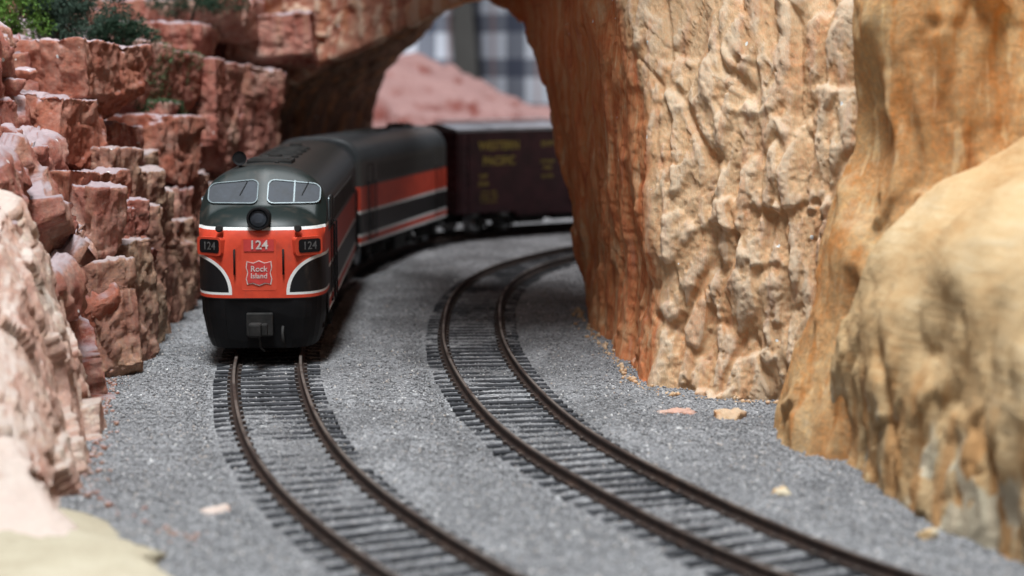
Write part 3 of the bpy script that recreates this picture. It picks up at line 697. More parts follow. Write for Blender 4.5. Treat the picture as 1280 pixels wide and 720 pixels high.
# brown rock wall that rises behind the bank
zs = np.linspace(-4,190,260)
b0 = catmull([(92,430),(72,408),(62,388),(60,374),(64,358),(76,346),(100,345),(150,352),(200,360)],230); b1 = catmull([(96,432),(86,414),(79,398),(77,384),(82,370),(94,363),(116,365),(155,372),(205,380)],230)
tz = smooth01(zs, -10, 72)
G = np.zeros((230,260,3)); G[:,:,:2] = b0[:,None,:]*(1-tz)[None,:,None]+b1[:,None,:]*tz[None,:,None]; G[:,:,2] = zs[None,:]; G[:,:,1] += (np.maximum(zs-72,0)*0.10)[None,:]
nr = grid_normals(G); nr *= -np.sign(nr[...,1].mean()); p = G.reshape(-1,3)
fl = np.abs(vnoise(np.stack([warp(p,16,2,661)[:,0]/6, p[:,1]/6, p[:,2]/60],1),662))
D = 2.4*(1-2*fl)+1.6*facet(warp(p,12,2,650)*np.array([1,1,.3])/9,651,1.0,0.5,0.5)+0.5*facet(p*np.array([1,1,.4])/4,655,1.0,0.5,0.4)+1.6*fbm(p/24,2,657)+0.12*fbm(p/2.0,3,660)
Dw = D.reshape(230,260)
for _ in range(1):
    Dw[1:-1] = 0.5*Dw[1:-1]+0.25*(Dw[:-2]+Dw[2:]); Dw[:,1:-1] = 0.5*Dw[:,1:-1]+0.25*(Dw[:,:-2]+Dw[:,2:])
D = Dw.ravel()
wall = empty('fluted_rock_wall', (85, 370, 0)); tag(wall, 'blurred golden brown fluted rock wall rising behind the ochre bank', 'rock')
M_BROWN = rock_mat('brown rock', [(0.38,0.17,0.075),(0.48,0.26,0.12),(0.54,0.34,0.175),(0.60,0.43,0.26)], (0.58,0.44,0.28), 0.4, 0.7, (0.48,0.21,0.07), fine=0.6)
keep_at(mesh_np('wall_rock', p+nr.reshape(-1,3)*D[:,None], grid_faces(230,260), M_BROWN), wall)

# ------------------------------------------------------------------ hill beyond the arch
hx = np.linspace(-330, 330, 260); hy = np.linspace(1010, 1330, 120); HX, HY = np.meshgrid(hx, hy, indexing='ij')
p = np.stack([HX.ravel(), HY.ravel(), 0*HX.ravel()], 1)
ridge = np.interp(HX.ravel(), [-330,-140,-72,-30,14,40,80,330], [112,104,86,66,48,42,42,55])
t = smooth01(HY.ravel(), 1010, 1190)
z = ridge*t+7*fbm(p/55,4,700)
stepz = 10.0; zq = np.floor(z/stepz)*stepz+stepz*smooth01((z/stepz)%1, 0.55, 1.0)
z = 0.75*z+0.25*zq+5.0*facet(p/34+np.array([0,0,.5]),705,1.0,0.5,0.5)+1.5*facet(p/9+np.array([0,0,.5]),715)+0.8*fbm(p/7,3,720)
p[:,2] = z-2
hill = empty('red_hill', (-40, 1150, 0)); tag(hill, 'stepped pink red rock hill seen through the arch behind the boxcar', 'hill')
keep_at(mesh_np('hill_rock', p, grid_faces(260,120), M_HILL), hill)

# ------------------------------------------------------------------ rolling stock
def wheelset(parent, x_half, y, mat=M_STEEL, r=5.2):
    w = empty('wheelset'); w.parent = parent; w.location = Vector((0, y, r))*S
    for sg in (-1, 1):
        lathe('wheel', M_STEEL, w, (sg*7.3, 0, 0), (sg,0,0), [(r+0.7,0),(r+0.6,0.5),(r,0.8),(r-0.15,2.6),(r-0.6,2.8),(r*0.75,2.3),(r*0.4,2.3),(1.2,2.9)], 28)
    tube('axle', M_SOOT, w, [(-9.8,0,0),(9.8,0,0)], 0.9, 10)
    return w
def mesh_part(name, mat, parent, build):
    bm = bmesh.new(); build(bm); return bm_obj(name, bm, mat, parent)
def truck(parent, y, base, r, heavy):
    """bogie part: sideframes, springs, journal boxes and wheels"""
    tr = empty('truck'); tr.parent = parent; tr.location = Vector((0, y, 0))*S
    for sg in (-1, 1):
        def fr(bm, sg=sg):
            x0, x1 = sorted((sg*12.2, sg*14.2))
            if heavy:
                add_box(bm, x0, x1, -base*0.72, base*0.72, 8.2, 10.2, 0.3)
                for yy in (-base/2, base/2):
                    add_box(bm, min(sg*12.0,sg*15.0), max(sg*12.0,sg*15.0), yy-2.2, yy+2.2, 3.2, 8.4, 0.5)
                    for q in (-3.4, 3.4): add_box(bm, x0, x1, yy+q-0.6, yy+q+0.6, 4.4, 8.4, 0.1)
                add_box(bm, min(sg*12.6,sg*15.2), max(sg*12.6,sg*15.2), -5.4, 5.4, 3.6, 7.8, 0.6)
                for q in (-3.6,-1.2,1.2,3.6): add_lathe(bm, (sg*15.2, q, 3.8), (0,0,1), [(0.8,0),(0.8,3.6)], 8)
                for q in (-base*0.7, base*0.7): add_tube(bm, [(sg*14.6, q-2.2, 7.2),(sg*14.6, q+2.2, 7.2)], 1.1, 10)
            else:
                add_box(bm, x0, x1, -base*0.5, base*0.5, 6.2, 7.8, 0.3); add_box(bm, x0, x1, -5.2, 5.2, 2.6, 4.2, 0.3)
                for yy in (-base/2, base/2): add_box(bm, min(sg*11.8,sg*14.8), max(sg*11.8,sg*14.8), yy-1.9, yy+1.9, 3.2, 7.4, 0.5)
                for q in (-1.7,0,1.7): add_lathe(bm, (sg*13.4, q, 4.0), (0,0,1), [(0.75,0),(0.75,2.4)], 8)
                for q in (-1,1):
                    add_tube(bm, [(sg*13.2, q*4.6, 3.4),(sg*13.2, q*(base/2-1.5), 6.2)], 0.8, 6)
        mesh_part('sideframe', M_SOOT, tr, fr)
    mesh_part('bolster', M_SOOT, tr, lambda bm: add_box(bm, -12.1, 12.1, -3.2, 3.2, 5.6, 9.0, 0.3))
    for yy in (-base/2, base/2):                                  # wheels belong to the truck
        for sg in (-1, 1):
            w = lathe('wheel', M_STEEL, tr, (sg*7.3, yy, r), (sg,0,0), [(r+0.7,0),(r+0.6,0.5),(r,0.8),(r-0.15,2.6),(r-0.6,2.8),(r*0.75,2.3),(r*0.4,2.3),(1.2,2.9)], 28)
        tube('axle', M_SOOT, tr, [(-9.6,yy,r),(9.6,yy,r)], 0.9, 10)
    return tr
def coupler(parent, y, sgn):
    def f(bm):
        add_box(bm, -1.1, 1.1, min(y, y+sgn*5.2), max(y, y+sgn*5.2), 7.4, 9.6, 0.3)
        add_box(bm, -2.4, 1.0, min(y+sgn*4.6,y+sgn*8.2), max(y+sgn*4.6,y+sgn*8.2), 6.6, 10.4, 0.6)
        add_box(bm, 1.0, 2.6, min(y+sgn*4.8,y+sgn*7.0), max(y+sgn*4.8,y+sgn*7.0), 6.8, 10.2, 0.5)
        add_tube(bm, [(0.4,y+sgn*6.2,6.8),(0.6,y+sgn*6.0,3.6),(1.6,y+sgn*4.8,2.6)], 0.3, 6)
    return mesh_part('coupler', M_STEEL if False else M_SOOT, parent, f)

HW = 17.6
def roof_z(x, w=HW, dome=False):
    t = np.clip(np.abs(x)/w, 0, 1)
    return (39.4+12.1*(1-t**2.5)**0.5) if dome else (41.0+10.5*(1-t**3.4)**0.5)
def nose_w(y): return np.interp(y, [0,0.35,1.0,2.2,4.0,6.8,10.5,14.5,19], [7.8,10.0,12.1,14.0,15.5,16.7,17.35,17.6,17.6])
def nose_t(y): return np.interp(y, [0,0.35,1.0,2.2,4.0,6.8,9.5,12,16], [32.0,33.8,35.3,36.8,38.1,39.3,40.1,40.7,41.2])
WS0, WSK, WSV = 11.0, 1.05, 0.16           # windshield foot, slope, sweep
def wind_z(x, y): return 40.6+(y-WS0-WSV*np.abs(x))*WSK
def smin(a, b, k): 
    h = np.clip(0.5+0.5*(b-a)/k, 0, 1); return b*(1-h)+a*h-k*h*(1-h)
def loco_body(parent, L, nose):
    ns, nt = 16, 22
    ys = np.concatenate([[0,0.12,0.3,0.6,0.9,1.4,2,2.8,3.6,4.8,6,7.5,9], np.arange(10,30,0.5), np.arange(30,L,4.0),[L]]) if nose else np.concatenate([[0,0.3,0.8], np.arange(3,L-2,4.0),[L-0.8,L-0.3,L]])
    sec = []
    for y in ys:
        if nose: w = float(nose_w(y))
        else: w = HW - 0.5*max(0, 1-min(y, L-y)/0.8)
        th = np.linspace(-math.pi/2, math.pi/2, 2*nt+1); xs = w*np.sign(np.sin(th))*np.abs(np.sin(th))**0.85
        if nose and y < 34:
            r = 9.0; t = np.abs(xs)/w
            nz = nose_t(y) - r*(1-np.sqrt(np.maximum(0, 1-t**3.2)))*0.85
            up = np.maximum(nz, wind_z(xs, y) - 2.5*np.maximum(0, t-0.86)/0.14*1.2)
            zt = smin(up, roof_z(xs, 17.6, True), 2.2)
        else: zt = roof_z(xs, w, nose) - (0 if nose else 0.5*max(0, 1-min(y, L-y)/0.8))
        sill = 16.2 if (nose and y < 16) else 10.0
        zl = np.linspace(sill, zt[0], ns+1)[:-1]; 
        pts = [(-w, y, z) for z in zl]+[(x, y, z) for x, z in zip(xs, zt)]+[(w, y, z) for z in zl[::-1]]
        if nose and y < 16: # nose face leans back a little with height
            pts = [(x, yy+0.055*(z-16)*max(0,1-yy/12), z) for x, yy, z in pts]
        sec.append(pts)
    G = np.array(sec); nu, nv = G.shape[:2]
    V = G.reshape(-1,3).tolist(); F = grid_faces(nu, nv).tolist()
    F.append(list(range(nv))[::-1]); F.append([(nu-1)*nv+j for j in range(nv)])
    o = mesh_np('body', V, F, M_LIV_NOSE if nose else M_LIV, parent, True)
    m = o.data; 
    for poly in m.polygons:
        if len(poly.vertices) > 8: poly.use_smooth = False
    return o
def place(ob, A, s0, half):
    """stand a vehicle on the track: s0 = arc position (mm) of its first truck, half = truck spacing"""
    i = int(s0/0.5); a = A[i]
    j = i
    while np.linalg.norm(A[j]-a) < half: j += 1
    b = A[j]; d = (b-a)/np.linalg.norm(b-a)
    return a, d
def stand(name, A, s0, first, spacing):
    i = int(s0/0.5); a = A[i]; j = i
    while np.linalg.norm(A[j]-a) < spacing: j += 1
    d = (A[j]-a)/np.linalg.norm(A[j]-a); org = a-d*first
    e = empty(name, (org[0], org[1], RT), math.atan2(d[1], d[0])-math.pi/2)
    return e, j*0.5
def truck_turn(tr, veh, A, s):
    i = int(s/0.5); t = A[min(i+6,len(A)-1)]-A[i-6]; tr.rotation_euler = (0,0, math.atan2(t[1],t[0])-math.pi/2-veh.rotation_euler[2])

def s_at_y(A, y): return 0.5*int(np.argmin(np.abs(A[:len(A),1]-y)))
NOSE_Y = 474.0
LA = 180.0
s_nose = s_at_y(A1, NOSE_Y)
loco, s_b = stand('locomotive', A1, s_nose+36, 36, 100)
tag(loco, 'orange and black streamlined cab locomotive numbered 124 at the front of the train', 'locomotive', 'vehicles of the train')
body = loco_body(loco, LA, True)
for y, s in ((36, s_nose+36), (136, s_b)):
    truck_turn(truck(loco, y, 31, 5.6, True), loco, A1, s)
# windshield: two framed lights, the right one split by a post
def wframe(u, v, w):                       # u across, v up the slope, w out of the glass
    y = WS0+WSV*abs(u)+v/math.sqrt(1+WSK**2); z = 40.6+v*WSK/math.sqrt(1+WSK**2)
    nx, ny, nz = -WSK*WSV*math.copysign(1,u) if False else WSV*WSK*math.copysign(1,u), -WSK, 1.0
    q = 1/math.sqrt(nx*nx+ny*ny+nz*nz); w = w+0.05
    return (u+nx*q*w, y+ny*q*w, z+nz*q*w)
def skew(pts, c): return [(u, v - c*max(0, abs(u)-9)*0.30*(1 if v > 3.6 else 0.0)) for u, v in pts]
for (a, b, nm) in ((-15.3,-1.2,'windshield'),(1.2,15.9,'windshield')):
    outer = skew(rrect(a, b, 0.6, 9.3, 1.9), 1); inner = skew(rrect(a+0.30, b-0.30, 0.90, 9.0, 1.65), 1)
    wn = plate(nm, M_GLASS, body, inner, 0.18, wframe)
    ring_plate('window_frame', M_SILVER, body, outer, inner, 0.42, wframe)
plate('window_post', M_SILVER, body, [(8.4,1.0),(8.8,1.0),(8.8,8.8),(8.4,8.8)], 0.5, wframe)
for u0 in (-4.6, 12.4): plate('wiper', M_BLACK, body, [(u0,8.6),(u0+0.22,8.6),(u0-1.6,3.6),(u0-1.8,3.6)], 0.5, wframe)
# nose door with number plate, herald, grab irons, headlight, number boards
def nf(u, v, w):                            # front of nose (slightly leaned)
    return (u, 0.055*(v-16)-0.02-w+0.028*u*u*0.25, v)
def vplate(name, mat, par, outl, th): return plate(name, mat, par, outl, th, nf)
door = vplate('nose_door', M_ORANGE, loco, rrect(-4.7, 4.7, 18.6, 32.6, 0.6), 0.16)
num = vplate('number_plate', M_PLATERED, door, rrect(-4.1, 4.1, 29.2, 32.4, 0.3), 0.30)
text('road_number', '124', M_DULL, door, 3.3, lambda u, v, w: nf(u, v+30.85, w+0.30), 0.06, 0.07, sx=1.05)
sh = [(0,-3.3),(1.6,-2.7),(3.0,-3.0),(3.3,-1.6),(2.9,0),(3.3,1.4),(3.1,2.9),(1.5,2.5),(0,3.1),(-1.5,2.5),(-3.1,2.9),(-3.3,1.4),(-2.9,0),(-3.3,-1.6),(-3.0,-3.0),(-1.6,-2.7)]
vplate('herald_border', M_DULL, door, [(u*1.08, v*1.08+23.4) for u, v in sh], 0.22)
vplate('herald', M_PLATERED, door, [(u*1.0, v*1.0+23.4) for u, v in sh], 0.28)
text('herald_lettering', 'Rock', M_DULL, door, 2.2, lambda u, v, w: nf(u, v+24.4, w+0.28), 0.05, 0.02)
text('herald_lettering', 'Island', M_DULL, door, 2.0, lambda u, v, w: nf(u, v+22.5, w+0.28), 0.05, 0.02)
for sg in (-1, 1):
    x = sg*6.6
    tube('grab_iron', M_BLACK, loco, [nf(x,29.6,-0.2), nf(x,29.6,0.9), nf(x,23.0,0.9), nf(x,23.0,-0.2)], 0.28, 6)
    # number board box on the shoulder of the nose
    ca = sg*0.42
    def nb(u, v, w, sg=sg):
        a = 0.60; cx, cy = sg*13.0, 3.1
        return (cx+u*math.cos(a)*1.0+sg*w*math.sin(a), cy+sg*u*math.sin(a)-w*math.cos(a), v)
    bx = plate('number_board', M_ORANGE, loco, rrect(-4.3, 4.1, 28.0, 33.0, 0.9), 4.4, lambda u, v, w, nb=nb: nb(u, v, w-3.4))
    plate('board_face', M_BLACK, bx, rrect(-3.3, 3.5, 28.7, 32.4, 0.8), 0.2, lambda u, v, w, nb=nb: nb(u, v, w+0.92))
    text('board_number', '124', plain('dim digits', (0.10,0.10,0.10), 0.6), bx, 3.0, lambda u, v, w, nb=nb: nb(u+0.1, v+30.5, w+1.13), 0.05, 0.02)
    lathe('marker_light', M_SOOT, loco, (sg*10.6, 0.9, 35.4), (0,-1,0.1), [(1.0,-1.2),(1.0,0.5),(0.7,0.7)], 14)
hl = lathe('headlight', M_BLACK, loco, (0, 3.0, 37.9), (0,-1,0.06), [(3.2,-3.5),(3.2,2.2),(3.0,2.6),(2.6,2.6),(2.5,1.7)], 30)
lathe('lens', M_GLASS, hl, (0, 1.4, 38.0), (0,-1,0.06), [(2.5,0),(2.2,0.35),(1.2,0.6)], 24)
# pilot
ysp = [0.3,0.65,1.3,2.5,4.3,7.0,10.8,14.5,19]
sec = []
for y in ysp:
    w = float(nose_w(y))*0.985
    sec.append([(-w*1.0,y,16.6),(-w*0.98,y+0.4,11),(-w*0.92,y+1.3,5),(-w*0.86,y+1.9,2.4),(w*0.86,y+1.9,2.4),(w*0.92,y+1.3,5),(w*0.98,y+0.4,11),(w,y,16.6)])
G = np.array(sec); Fp = grid_faces(len(ysp), 8, True).tolist(); Fp.append(list(range(8))[::-1]); Fp.append([(len(ysp)-1)*8+j for j in range(8)])
pil = mesh_np('pilot', G.reshape(-1,3), Fp, M_BLACK, loco)
box('coupler_pocket', M_SOOT, pil, -3.6, 3.6, -0.6, 2.2, 6.0, 12.4, 0.4)
coupler(loco, 1.0, -1)
tube('air_hose', M_SOOT, loco, [(6.2,0.8,8.5),(6.2,-1.2,7.2),(6.4,-1.0,4.6),(6.6,-0.2,3.4)], 0.4, 6)
# roof and side fittings
def fan(parent, y, r=5.2):
    f = lathe('roof_fan', M_SOOT, parent, (0, y, 50.6), (0,0,1), [(r+0.6,0),(r+0.6,1.0),(r,1.5),(r-0.6,1.5),(r-0.7,1.1),(0.5,1.1)], 26)
    def bl(bm):
        for k in range(8):
            a = k*math.pi/4; add_box(bm, -0.3, 0.3, -0.3, 0.3, 0, 0.01)
    return f
horn = tube('horn', M_BLACK, loco, [(-7.2,24.5,49.5),(-7.2,24.5,52.3)], 0.5, 8)
lathe('horn_bell', M_BLACK, horn, (-7.2,26.8,53.0), (0,-1,0.05), [(0.5,0),(0.6,2.2),(0.95,3.4),(1.9,4.4),(2.0,4.5),(1.4,4.3)], 20)
lathe('antenna', M_SOOT, loco, (2.5,30,50.4), (0,0,1), [(0.7,0),(0.7,1.4),(0.5,1.6)], 10)
mesh_part('roof_hatch', M_SOOT, loco, lambda bm: (add_box(bm, -6.5, 6.5, 34, 46, 50.2, 52.2, 0.4), add_box(bm, -5.6, 5.6, 35, 45, 52.0, 52.5, 0.2)))
for y in (66, 82, 98, 114): fan(loco, y)
lathe('exhaust_stack', M_SOOT, loco, (0, 54, 50.4), (0,0,1), [(2.2,0),(2.0,2.2),(1.6,2.2)], 16)
lathe('exhaust_stack', M_SOOT, loco, (0, 128, 50.4), (0,0,1), [(2.2,0),(2.0,2.2),(1.6,2.2)], 16)
def sf(sg): return lambda u, v, w: (sg*(HW+w-0.02), u, v)
def side_fittings(veh, par, L, cab):
    for sg in (-1, 1):
        if cab:
            cw = plate('cab_window', M_GLASS, par, rrect(21.5, 29.5, 36.0, 42.0, 0.8), 0.12, sf(sg)); ring_plate('window_frame', M_SILVER, cw, rrect(21.0, 30, 35.5, 42.4, 1.0), rrect(21.5, 29.5, 36.0, 42.0, 0.8), 0.3, sf(sg))
            ring_plate('cab_door', M_SOOT, veh, rrect(31.4, 39.6, 11.2, 41.8, 0.8), rrect(31.8, 39.2, 11.6, 41.4, 0.7), 0.25, sf(sg))
            hr = (30.6, 40.4)
        else:
            hr = (9, 18)
            ring_plate('side_door', M_SOOT, veh, rrect(9.6, 17.4, 11.2, 41.0, 0.8), rrect(10.0, 17.0, 11.6, 40.6, 0.7), 0.25, sf(sg))
        for y in hr+((L-22, L-13) if True else ()):
            tube('handrail', M_BLACK, veh, [(sg*HW,y,34),(sg*(HW+1.1),y,34),(sg*(HW+1.1),y,12),(sg*HW,y,12)], 0.3, 6)
        for y in ((56, 108) if cab else (34, 86, 134)):
            ring_plate('porthole', M_SILVER, veh, [(y+2.7*math.cos(a*math.pi/8), 29+2.7*math.sin(a*math.pi/8)) for a in range(16)], [(y+2.0*math.cos(a*math.pi/8), 29+2.0*math.sin(a*math.pi/8)) for a in range(16)], 0.25, sf(sg)) if False else None
        def gr(bm, sg=sg):
            for k in range(9):
                z = 34.2+k*0.72; x0, x1 = sorted((sg*(HW-0.2), sg*(HW+0.22))); add_box(bm, x0, x1, 46 if cab else 24, L-(26 if cab else 24), z, z+0.3)
        mesh_part('air_grille', plain('grimy grille', (0.045,0.044,0.042), 0.6), veh, gr)['kind'] = 'stuff'
        def st(bm, sg=sg):
            for y in hr:
                pass
            yy = (hr[0]+hr[1])/2
            for z in (4.5, 7.6): add_box(bm, min(sg*14.6,sg*17.2), max(sg*14.6,sg*17.2), yy-3, yy+3, z, z+0.5)
            for q in (-3, 3): add_box(bm, min(sg*16.6,sg*17.2), max(sg*16.6,sg*17.2), yy+q-0.3, yy+q+0.3, 4.4, 10.4)
        mesh_part('step', M_SOOT, veh, st)
    mesh_part('underframe', M_SOOT, veh, lambda bm: add_box(bm, -15.5, 15.5, 17 if cab else 1.5, L-1.5, 9.2, 12.0))
    mesh_part('fuel_tank', M_SOOT, veh, lambda bm: add_box(bm, -14.5, 14.5, L*0.5-(22 if cab else 9), L*0.5+(20 if cab else 9), 2.2, 9.4, 1.6))
side_fittings(loco, body, LA, True)
coupler(loco, LA, 1)
mesh_part('end_diaphragm', M_BLACK, loco, lambda bm: add_box(bm, -6, 6, LA-0.5, LA+2.2, 12, 42, 0.6))

LB = 136.0
GAP = 22.0
unit, s_b2 = stand('booster_unit', A1, s_nose+LA+GAP+30, 30, 76)
tag(unit, 'cabless orange and black booster unit coupled behind the locomotive', 'locomotive', 'vehicles of the train')
bodyb = loco_body(unit, LB, False)
for y, s in ((30, s_nose+LA+GAP+30), (106, s_b2)): truck_turn(truck(unit, y, 30, 5.6, True), unit, A1, s)
side_fittings(unit, bodyb, LB, False)
mesh_part('end_diaphragm', M_BLACK, unit, lambda bm: add_box(bm, -6, 6, -2.2, 0.5, 12, 42, 0.6))
mesh_part('end_diaphragm', M_BLACK, unit, lambda bm: add_box(bm, -6, 6, LB-0.5, LB+2.2, 12, 42, 0.6))
coupler(unit, 0, -1); coupler(unit, LB, 1)
for y in (54, 69, 84): fan(unit, y)
mesh_part('steam_vent', M_SOOT, unit, lambda bm: (add_box(bm, -4, 4, 112, 124, 50.4, 53.0, 0.5), add_lathe(bm, (5.5,118,49.5), (0,0,1), [(1.5,0),(1.4,3.2),(1.0,3.2)], 14)))

# boxcar
LC = 165.0
s_c = s_nose+LA+LB+GAP+20+22
car, s_c2 = stand('boxcar', A1, s_c, 22, 120)
tag(car, 'dark maroon boxcar with yellow lettering passing behind the pillar', 'boxcar', 'vehicles of the train')
def hull(bm):
    pr = [(-17,10),(-17.4,12),(-17.4,48.3),(17.4,48.3),(17.4,12),(17,10)]
    a = [bm.verts.new((x,0.6,z)) for x, z in pr]; b = [bm.verts.new((x,LC-0.6,z)) for x, z in pr]
    bm.faces.new(a[::-1]); bm.faces.new(b)
    for i in range(6): bm.faces.new((a[i], a[(i+1)%6], b[(i+1)%6], b[i]))
cb = mesh_part('body', M_MAROON, car, hull)
def rf(bm):
    pr = [(-18.0,48.0),(-18.0,49.2),(0,51.8),(18.0,49.2),(18.0,48.0)]
    a = [bm.verts.new((x,0.0,z)) for x, z in pr]; b = [bm.verts.new((x,LC,z)) for x, z in pr]
    bm.faces.new(a[::-1]); bm.faces.new(b)
    for i in range(5): bm.faces.new((a[i], a[(i+1)%5], b[(i+1)%5], b[i]))
    for y in np.arange(20, LC-4, 40):
        for sg in (-1, 1):
            vs_ = [bm.verts.new((sg*xx, y+q, zz_)) for q in (-0.5,0.5) for xx, zz_ in ((2,51.8),(17.9,49.6))]
            tv = [bm.verts.new((v.co.x, v.co.y, v.co.z+0.12)) for v in vs_]
            for f in ((0,1,3,2),): bm.faces.new([tv[j] for j in f])
            for i, j in ((0,1),(1,3),(3,2),(2,0)): bm.faces.new((vs_[i], vs_[j], tv[j], tv[i]))
roof = mesh_part('roof', M_CARROOF, car, rf)
mesh_part('running_board', M_CARROOF, roof, lambda bm: [add_box(bm, x-0.9, x+0.9, 1, LC-1, 52.6, 53.1) for x in (-2,0,2)])
for sg in (-1, 1):
    cf = (lambda sg: lambda u, v, w: (sg*(17.4+w), u if sg > 0 else u, v))(sg)
    dr = plate('side_door', M_MAROON, car, [(66,11.5),(98,11.5),(98,46.5),(66,46.5)], 0.9, cf)
    def ribs(bm, sg=sg):
        for z in (16,22,28,34,40): 
            x0, x1 = sorted((sg*18.2, sg*18.7)); add_box(bm, x0, x1, 67.5, 96.5, z, z+0.9, 0.2)
    mesh_part('door_rib', M_MAROON, dr, ribs)
    tube('door_track', M_MAROON, car, [(sg*18.1,64,47),(sg*18.1,132,47)], 0.5, 6)
    for y in list(np.arange(11, 66, 10.6))+list(np.arange(104, 160, 10.6)):
        x0, x1 = sorted((sg*17.3, sg*17.5)); box('side_rib', M_MAROON, car, x0, x1, y-0.35, y+0.35, 12.2, 48, 0)
    def lad(bm, sg=sg):
        for y in (2.2, 7.2): add_tube(bm, [(sg*18.2,y,11),(sg*18.2,y,47)], 0.3, 6)
        for z in np.arange(13, 47, 4.2): add_tube(bm, [(sg*18.2,2.2,z),(sg*18.2,7.2,z)], 0.28, 6)
    mesh_part('ladder', M_MAROON, car, lad)
    # lettering reads left to right for someone facing that side
    tf = (lambda sg: lambda u0, v0: (lambda u, v, w: (sg*(17.54+w), u0+sg*u, v0+v)))(sg)
    text('lettering', 'WESTERN', M_YELLOW, cb, 5.6, tf(24 if sg > 0 else 141, 41.2), 0.06, 0.10, sx=0.92)
    text('lettering', 'PACIFIC', M_YELLOW, cb, 5.6, tf(24 if sg > 0 else 141, 34.0), 0.06, 0.10, sx=0.92)
    for k, (u0, v0, tx, sz) in enumerate(((15,27.0,'WP',3.0),(15,23.6,'3506',3.0),(18,19.6,'CAPY 110000',1.5),(18,17.4,'LD LMT 116900',1.5),(18,15.2,'LT WT 52100',1.5))):
        text('data_lettering', tx, M_YELLOW, cb, sz, tf(u0 if sg > 0 else 165-u0, v0), 0.06, 0.02)
    for k, (v0, tx, sz) in enumerate(((41.5,'EXW',3.4),(33,'FEATHER',2.0),(30,'RIVER',2.0),(26,'ROUTE',2.0))):
        text('data_lettering', tx, M_YELLOW, cb, sz, tf(52 if sg > 0 else 113, v0), 0.06, 0.03)
    def sl(bm, sg=sg):
        x0, x1 = sorted((sg*16.0, sg*17.2)); add_box(bm, x0, x1, 34, 130, 8.0, 11.0, 0.2)
    mesh_part('side_sill', M_MAROON, car, sl)
mesh_part('underframe', M_SOOT, car, lambda bm: (add_box(bm, -4, 4, 4, LC-4, 4.6, 10.2), add_box(bm, -9, -4.2, 60, 78, 3.4, 9.6, 1.2), add_box(bm, 4.2, 10, 40, 56, 3.2, 9.4, 1.6), add_box(bm, 4.2, 9, 62, 100, 4.0, 9.8, 0.6)))
for y, s in ((22, s_c), (142, s_c2)): truck_turn(truck(car, y, 20, 5.0, False), car, A1, s)
coupler(car, 0.6, -1); coupler(car, LC-0.6, 1)
def endribs(bm):
    for z in np.arange(15, 47, 4.6): add_box(bm, -15.5, 15.5, -0.2, 0.8, z, z+1.8, 0.5)
mesh_part('end_rib', M_MAROON, cb, endribs)

# ------------------------------------------------------------------ bushes on the ledge
M_LEAF_D = plain('dark green foliage', (0.030,0.060,0.035), 0.8, 0, 0.5, 2.0, 0.2)
M_LEAF_B = plain('bright green foliage', (0.085,0.17,0.030), 0.8, 0, 0.4, 2.0, 0.2)
M_LEAF_G = plain('grey green foliage', (0.040,0.068,0.048), 0.8, 0, 0.4, 2.0, 0.2)
M_STEM = plain('brown stem', (0.07,0.045,0.03), 0.85)
def bush(label, c, rx, ry, rz_, mat, k, n=5200, leaf=0.55, spiky=False):
    r = np.random.default_rng(k); c = np.asarray(c, float)
    b = empty('bush', tuple(c-np.array([0,0,rz_]))); tag(b, label, 'bush', 'bushes on the cliff top')
    nl = 26; lob = r.normal(size=(nl,3)); lob /= np.linalg.norm(lob,axis=1,keepdims=True); lob *= (0.35+0.6*r.random((nl,1))); lob *= np.array([rx,ry,rz_])
    which = r.integers(0, nl, n); dv = r.normal(size=(n,3)); dv /= np.linalg.norm(dv,axis=1,keepdims=True)
    lr = (0.20+0.22*r.random(nl))*min(rx,ry,rz_)*1.3
    ctr = lob[which]+dv*lr[which][:,None]*(0.5+0.55*r.random((n,1)))
    if spiky: ctr = ctr*np.array([1,1,0.8])-np.array([0,0,0.15])*rz_*(np.linalg.norm(ctr[:,:2],axis=1)/rx)[:,None]
    a = r.normal(size=(n,3)); a -= 0.5*dv*(a*dv).sum(1,keepdims=True); a /= np.linalg.norm(a,axis=1,keepdims=True)
    if spiky: a = 0.35*a+dv+np.array([0,0,-0.3]); a /= np.linalg.norm(a,axis=1,keepdims=True)
    b2 = np.cross(a, r.normal(size=(n,3))); b2 /= np.linalg.norm(b2,axis=1,keepdims=True)
    sz = leaf*(0.6+0.8*r.random((n,1))); ln = 2.4 if spiky else 1.3; wd = 0.45 if spiky else 0.85
    V = np.stack([ctr-a*sz*ln*0.3, ctr+b2*sz*wd*0.6+a*sz*0.2, ctr+a*sz*ln, ctr-b2*sz*wd*0.6+a*sz*0.2], 1)+np.array([0,0,rz_])
    o = mesh_np('foliage', V.reshape(-1,3), (np.array([[0,1,2,3]])[None]+4*np.arange(n)[:,None,None]).reshape(-1,4), mat, b)
    bm = bmesh.new()
    for q in range(5):
        e = lob[q]; add_tube(bm, [(0,0,-1),(e[0]*.3,e[1]*.3,rz_*.5),(e[0]*.8,e[1]*.8,rz_+e[2]*.7)], [0.9,0.6,0.25], 6)
    bm_obj('stem', bm, M_STEM, b, True)
bush('bright green leafy bush at the left edge of the cliff top', at(8,12,560), 14, 12, 13, M_LEAF_B, 1, 8000)
bush('large grey green bush second from the left on the cliff top', at(80,16,572), 19, 14, 13, M_LEAF_G, 2, 11000, 0.6, True)
bush('small dark green bush drooping over the ledge, rightmost of the left group', at(148,36,588), 12, 9, 9, M_LEAF_D, 3, 6500, 0.55, True)
bush('dark green bush cut off by the top edge above the red ledge', at(238,-2,690), 22, 12, 9, M_LEAF_D, 4, 5200, 0.6, True)
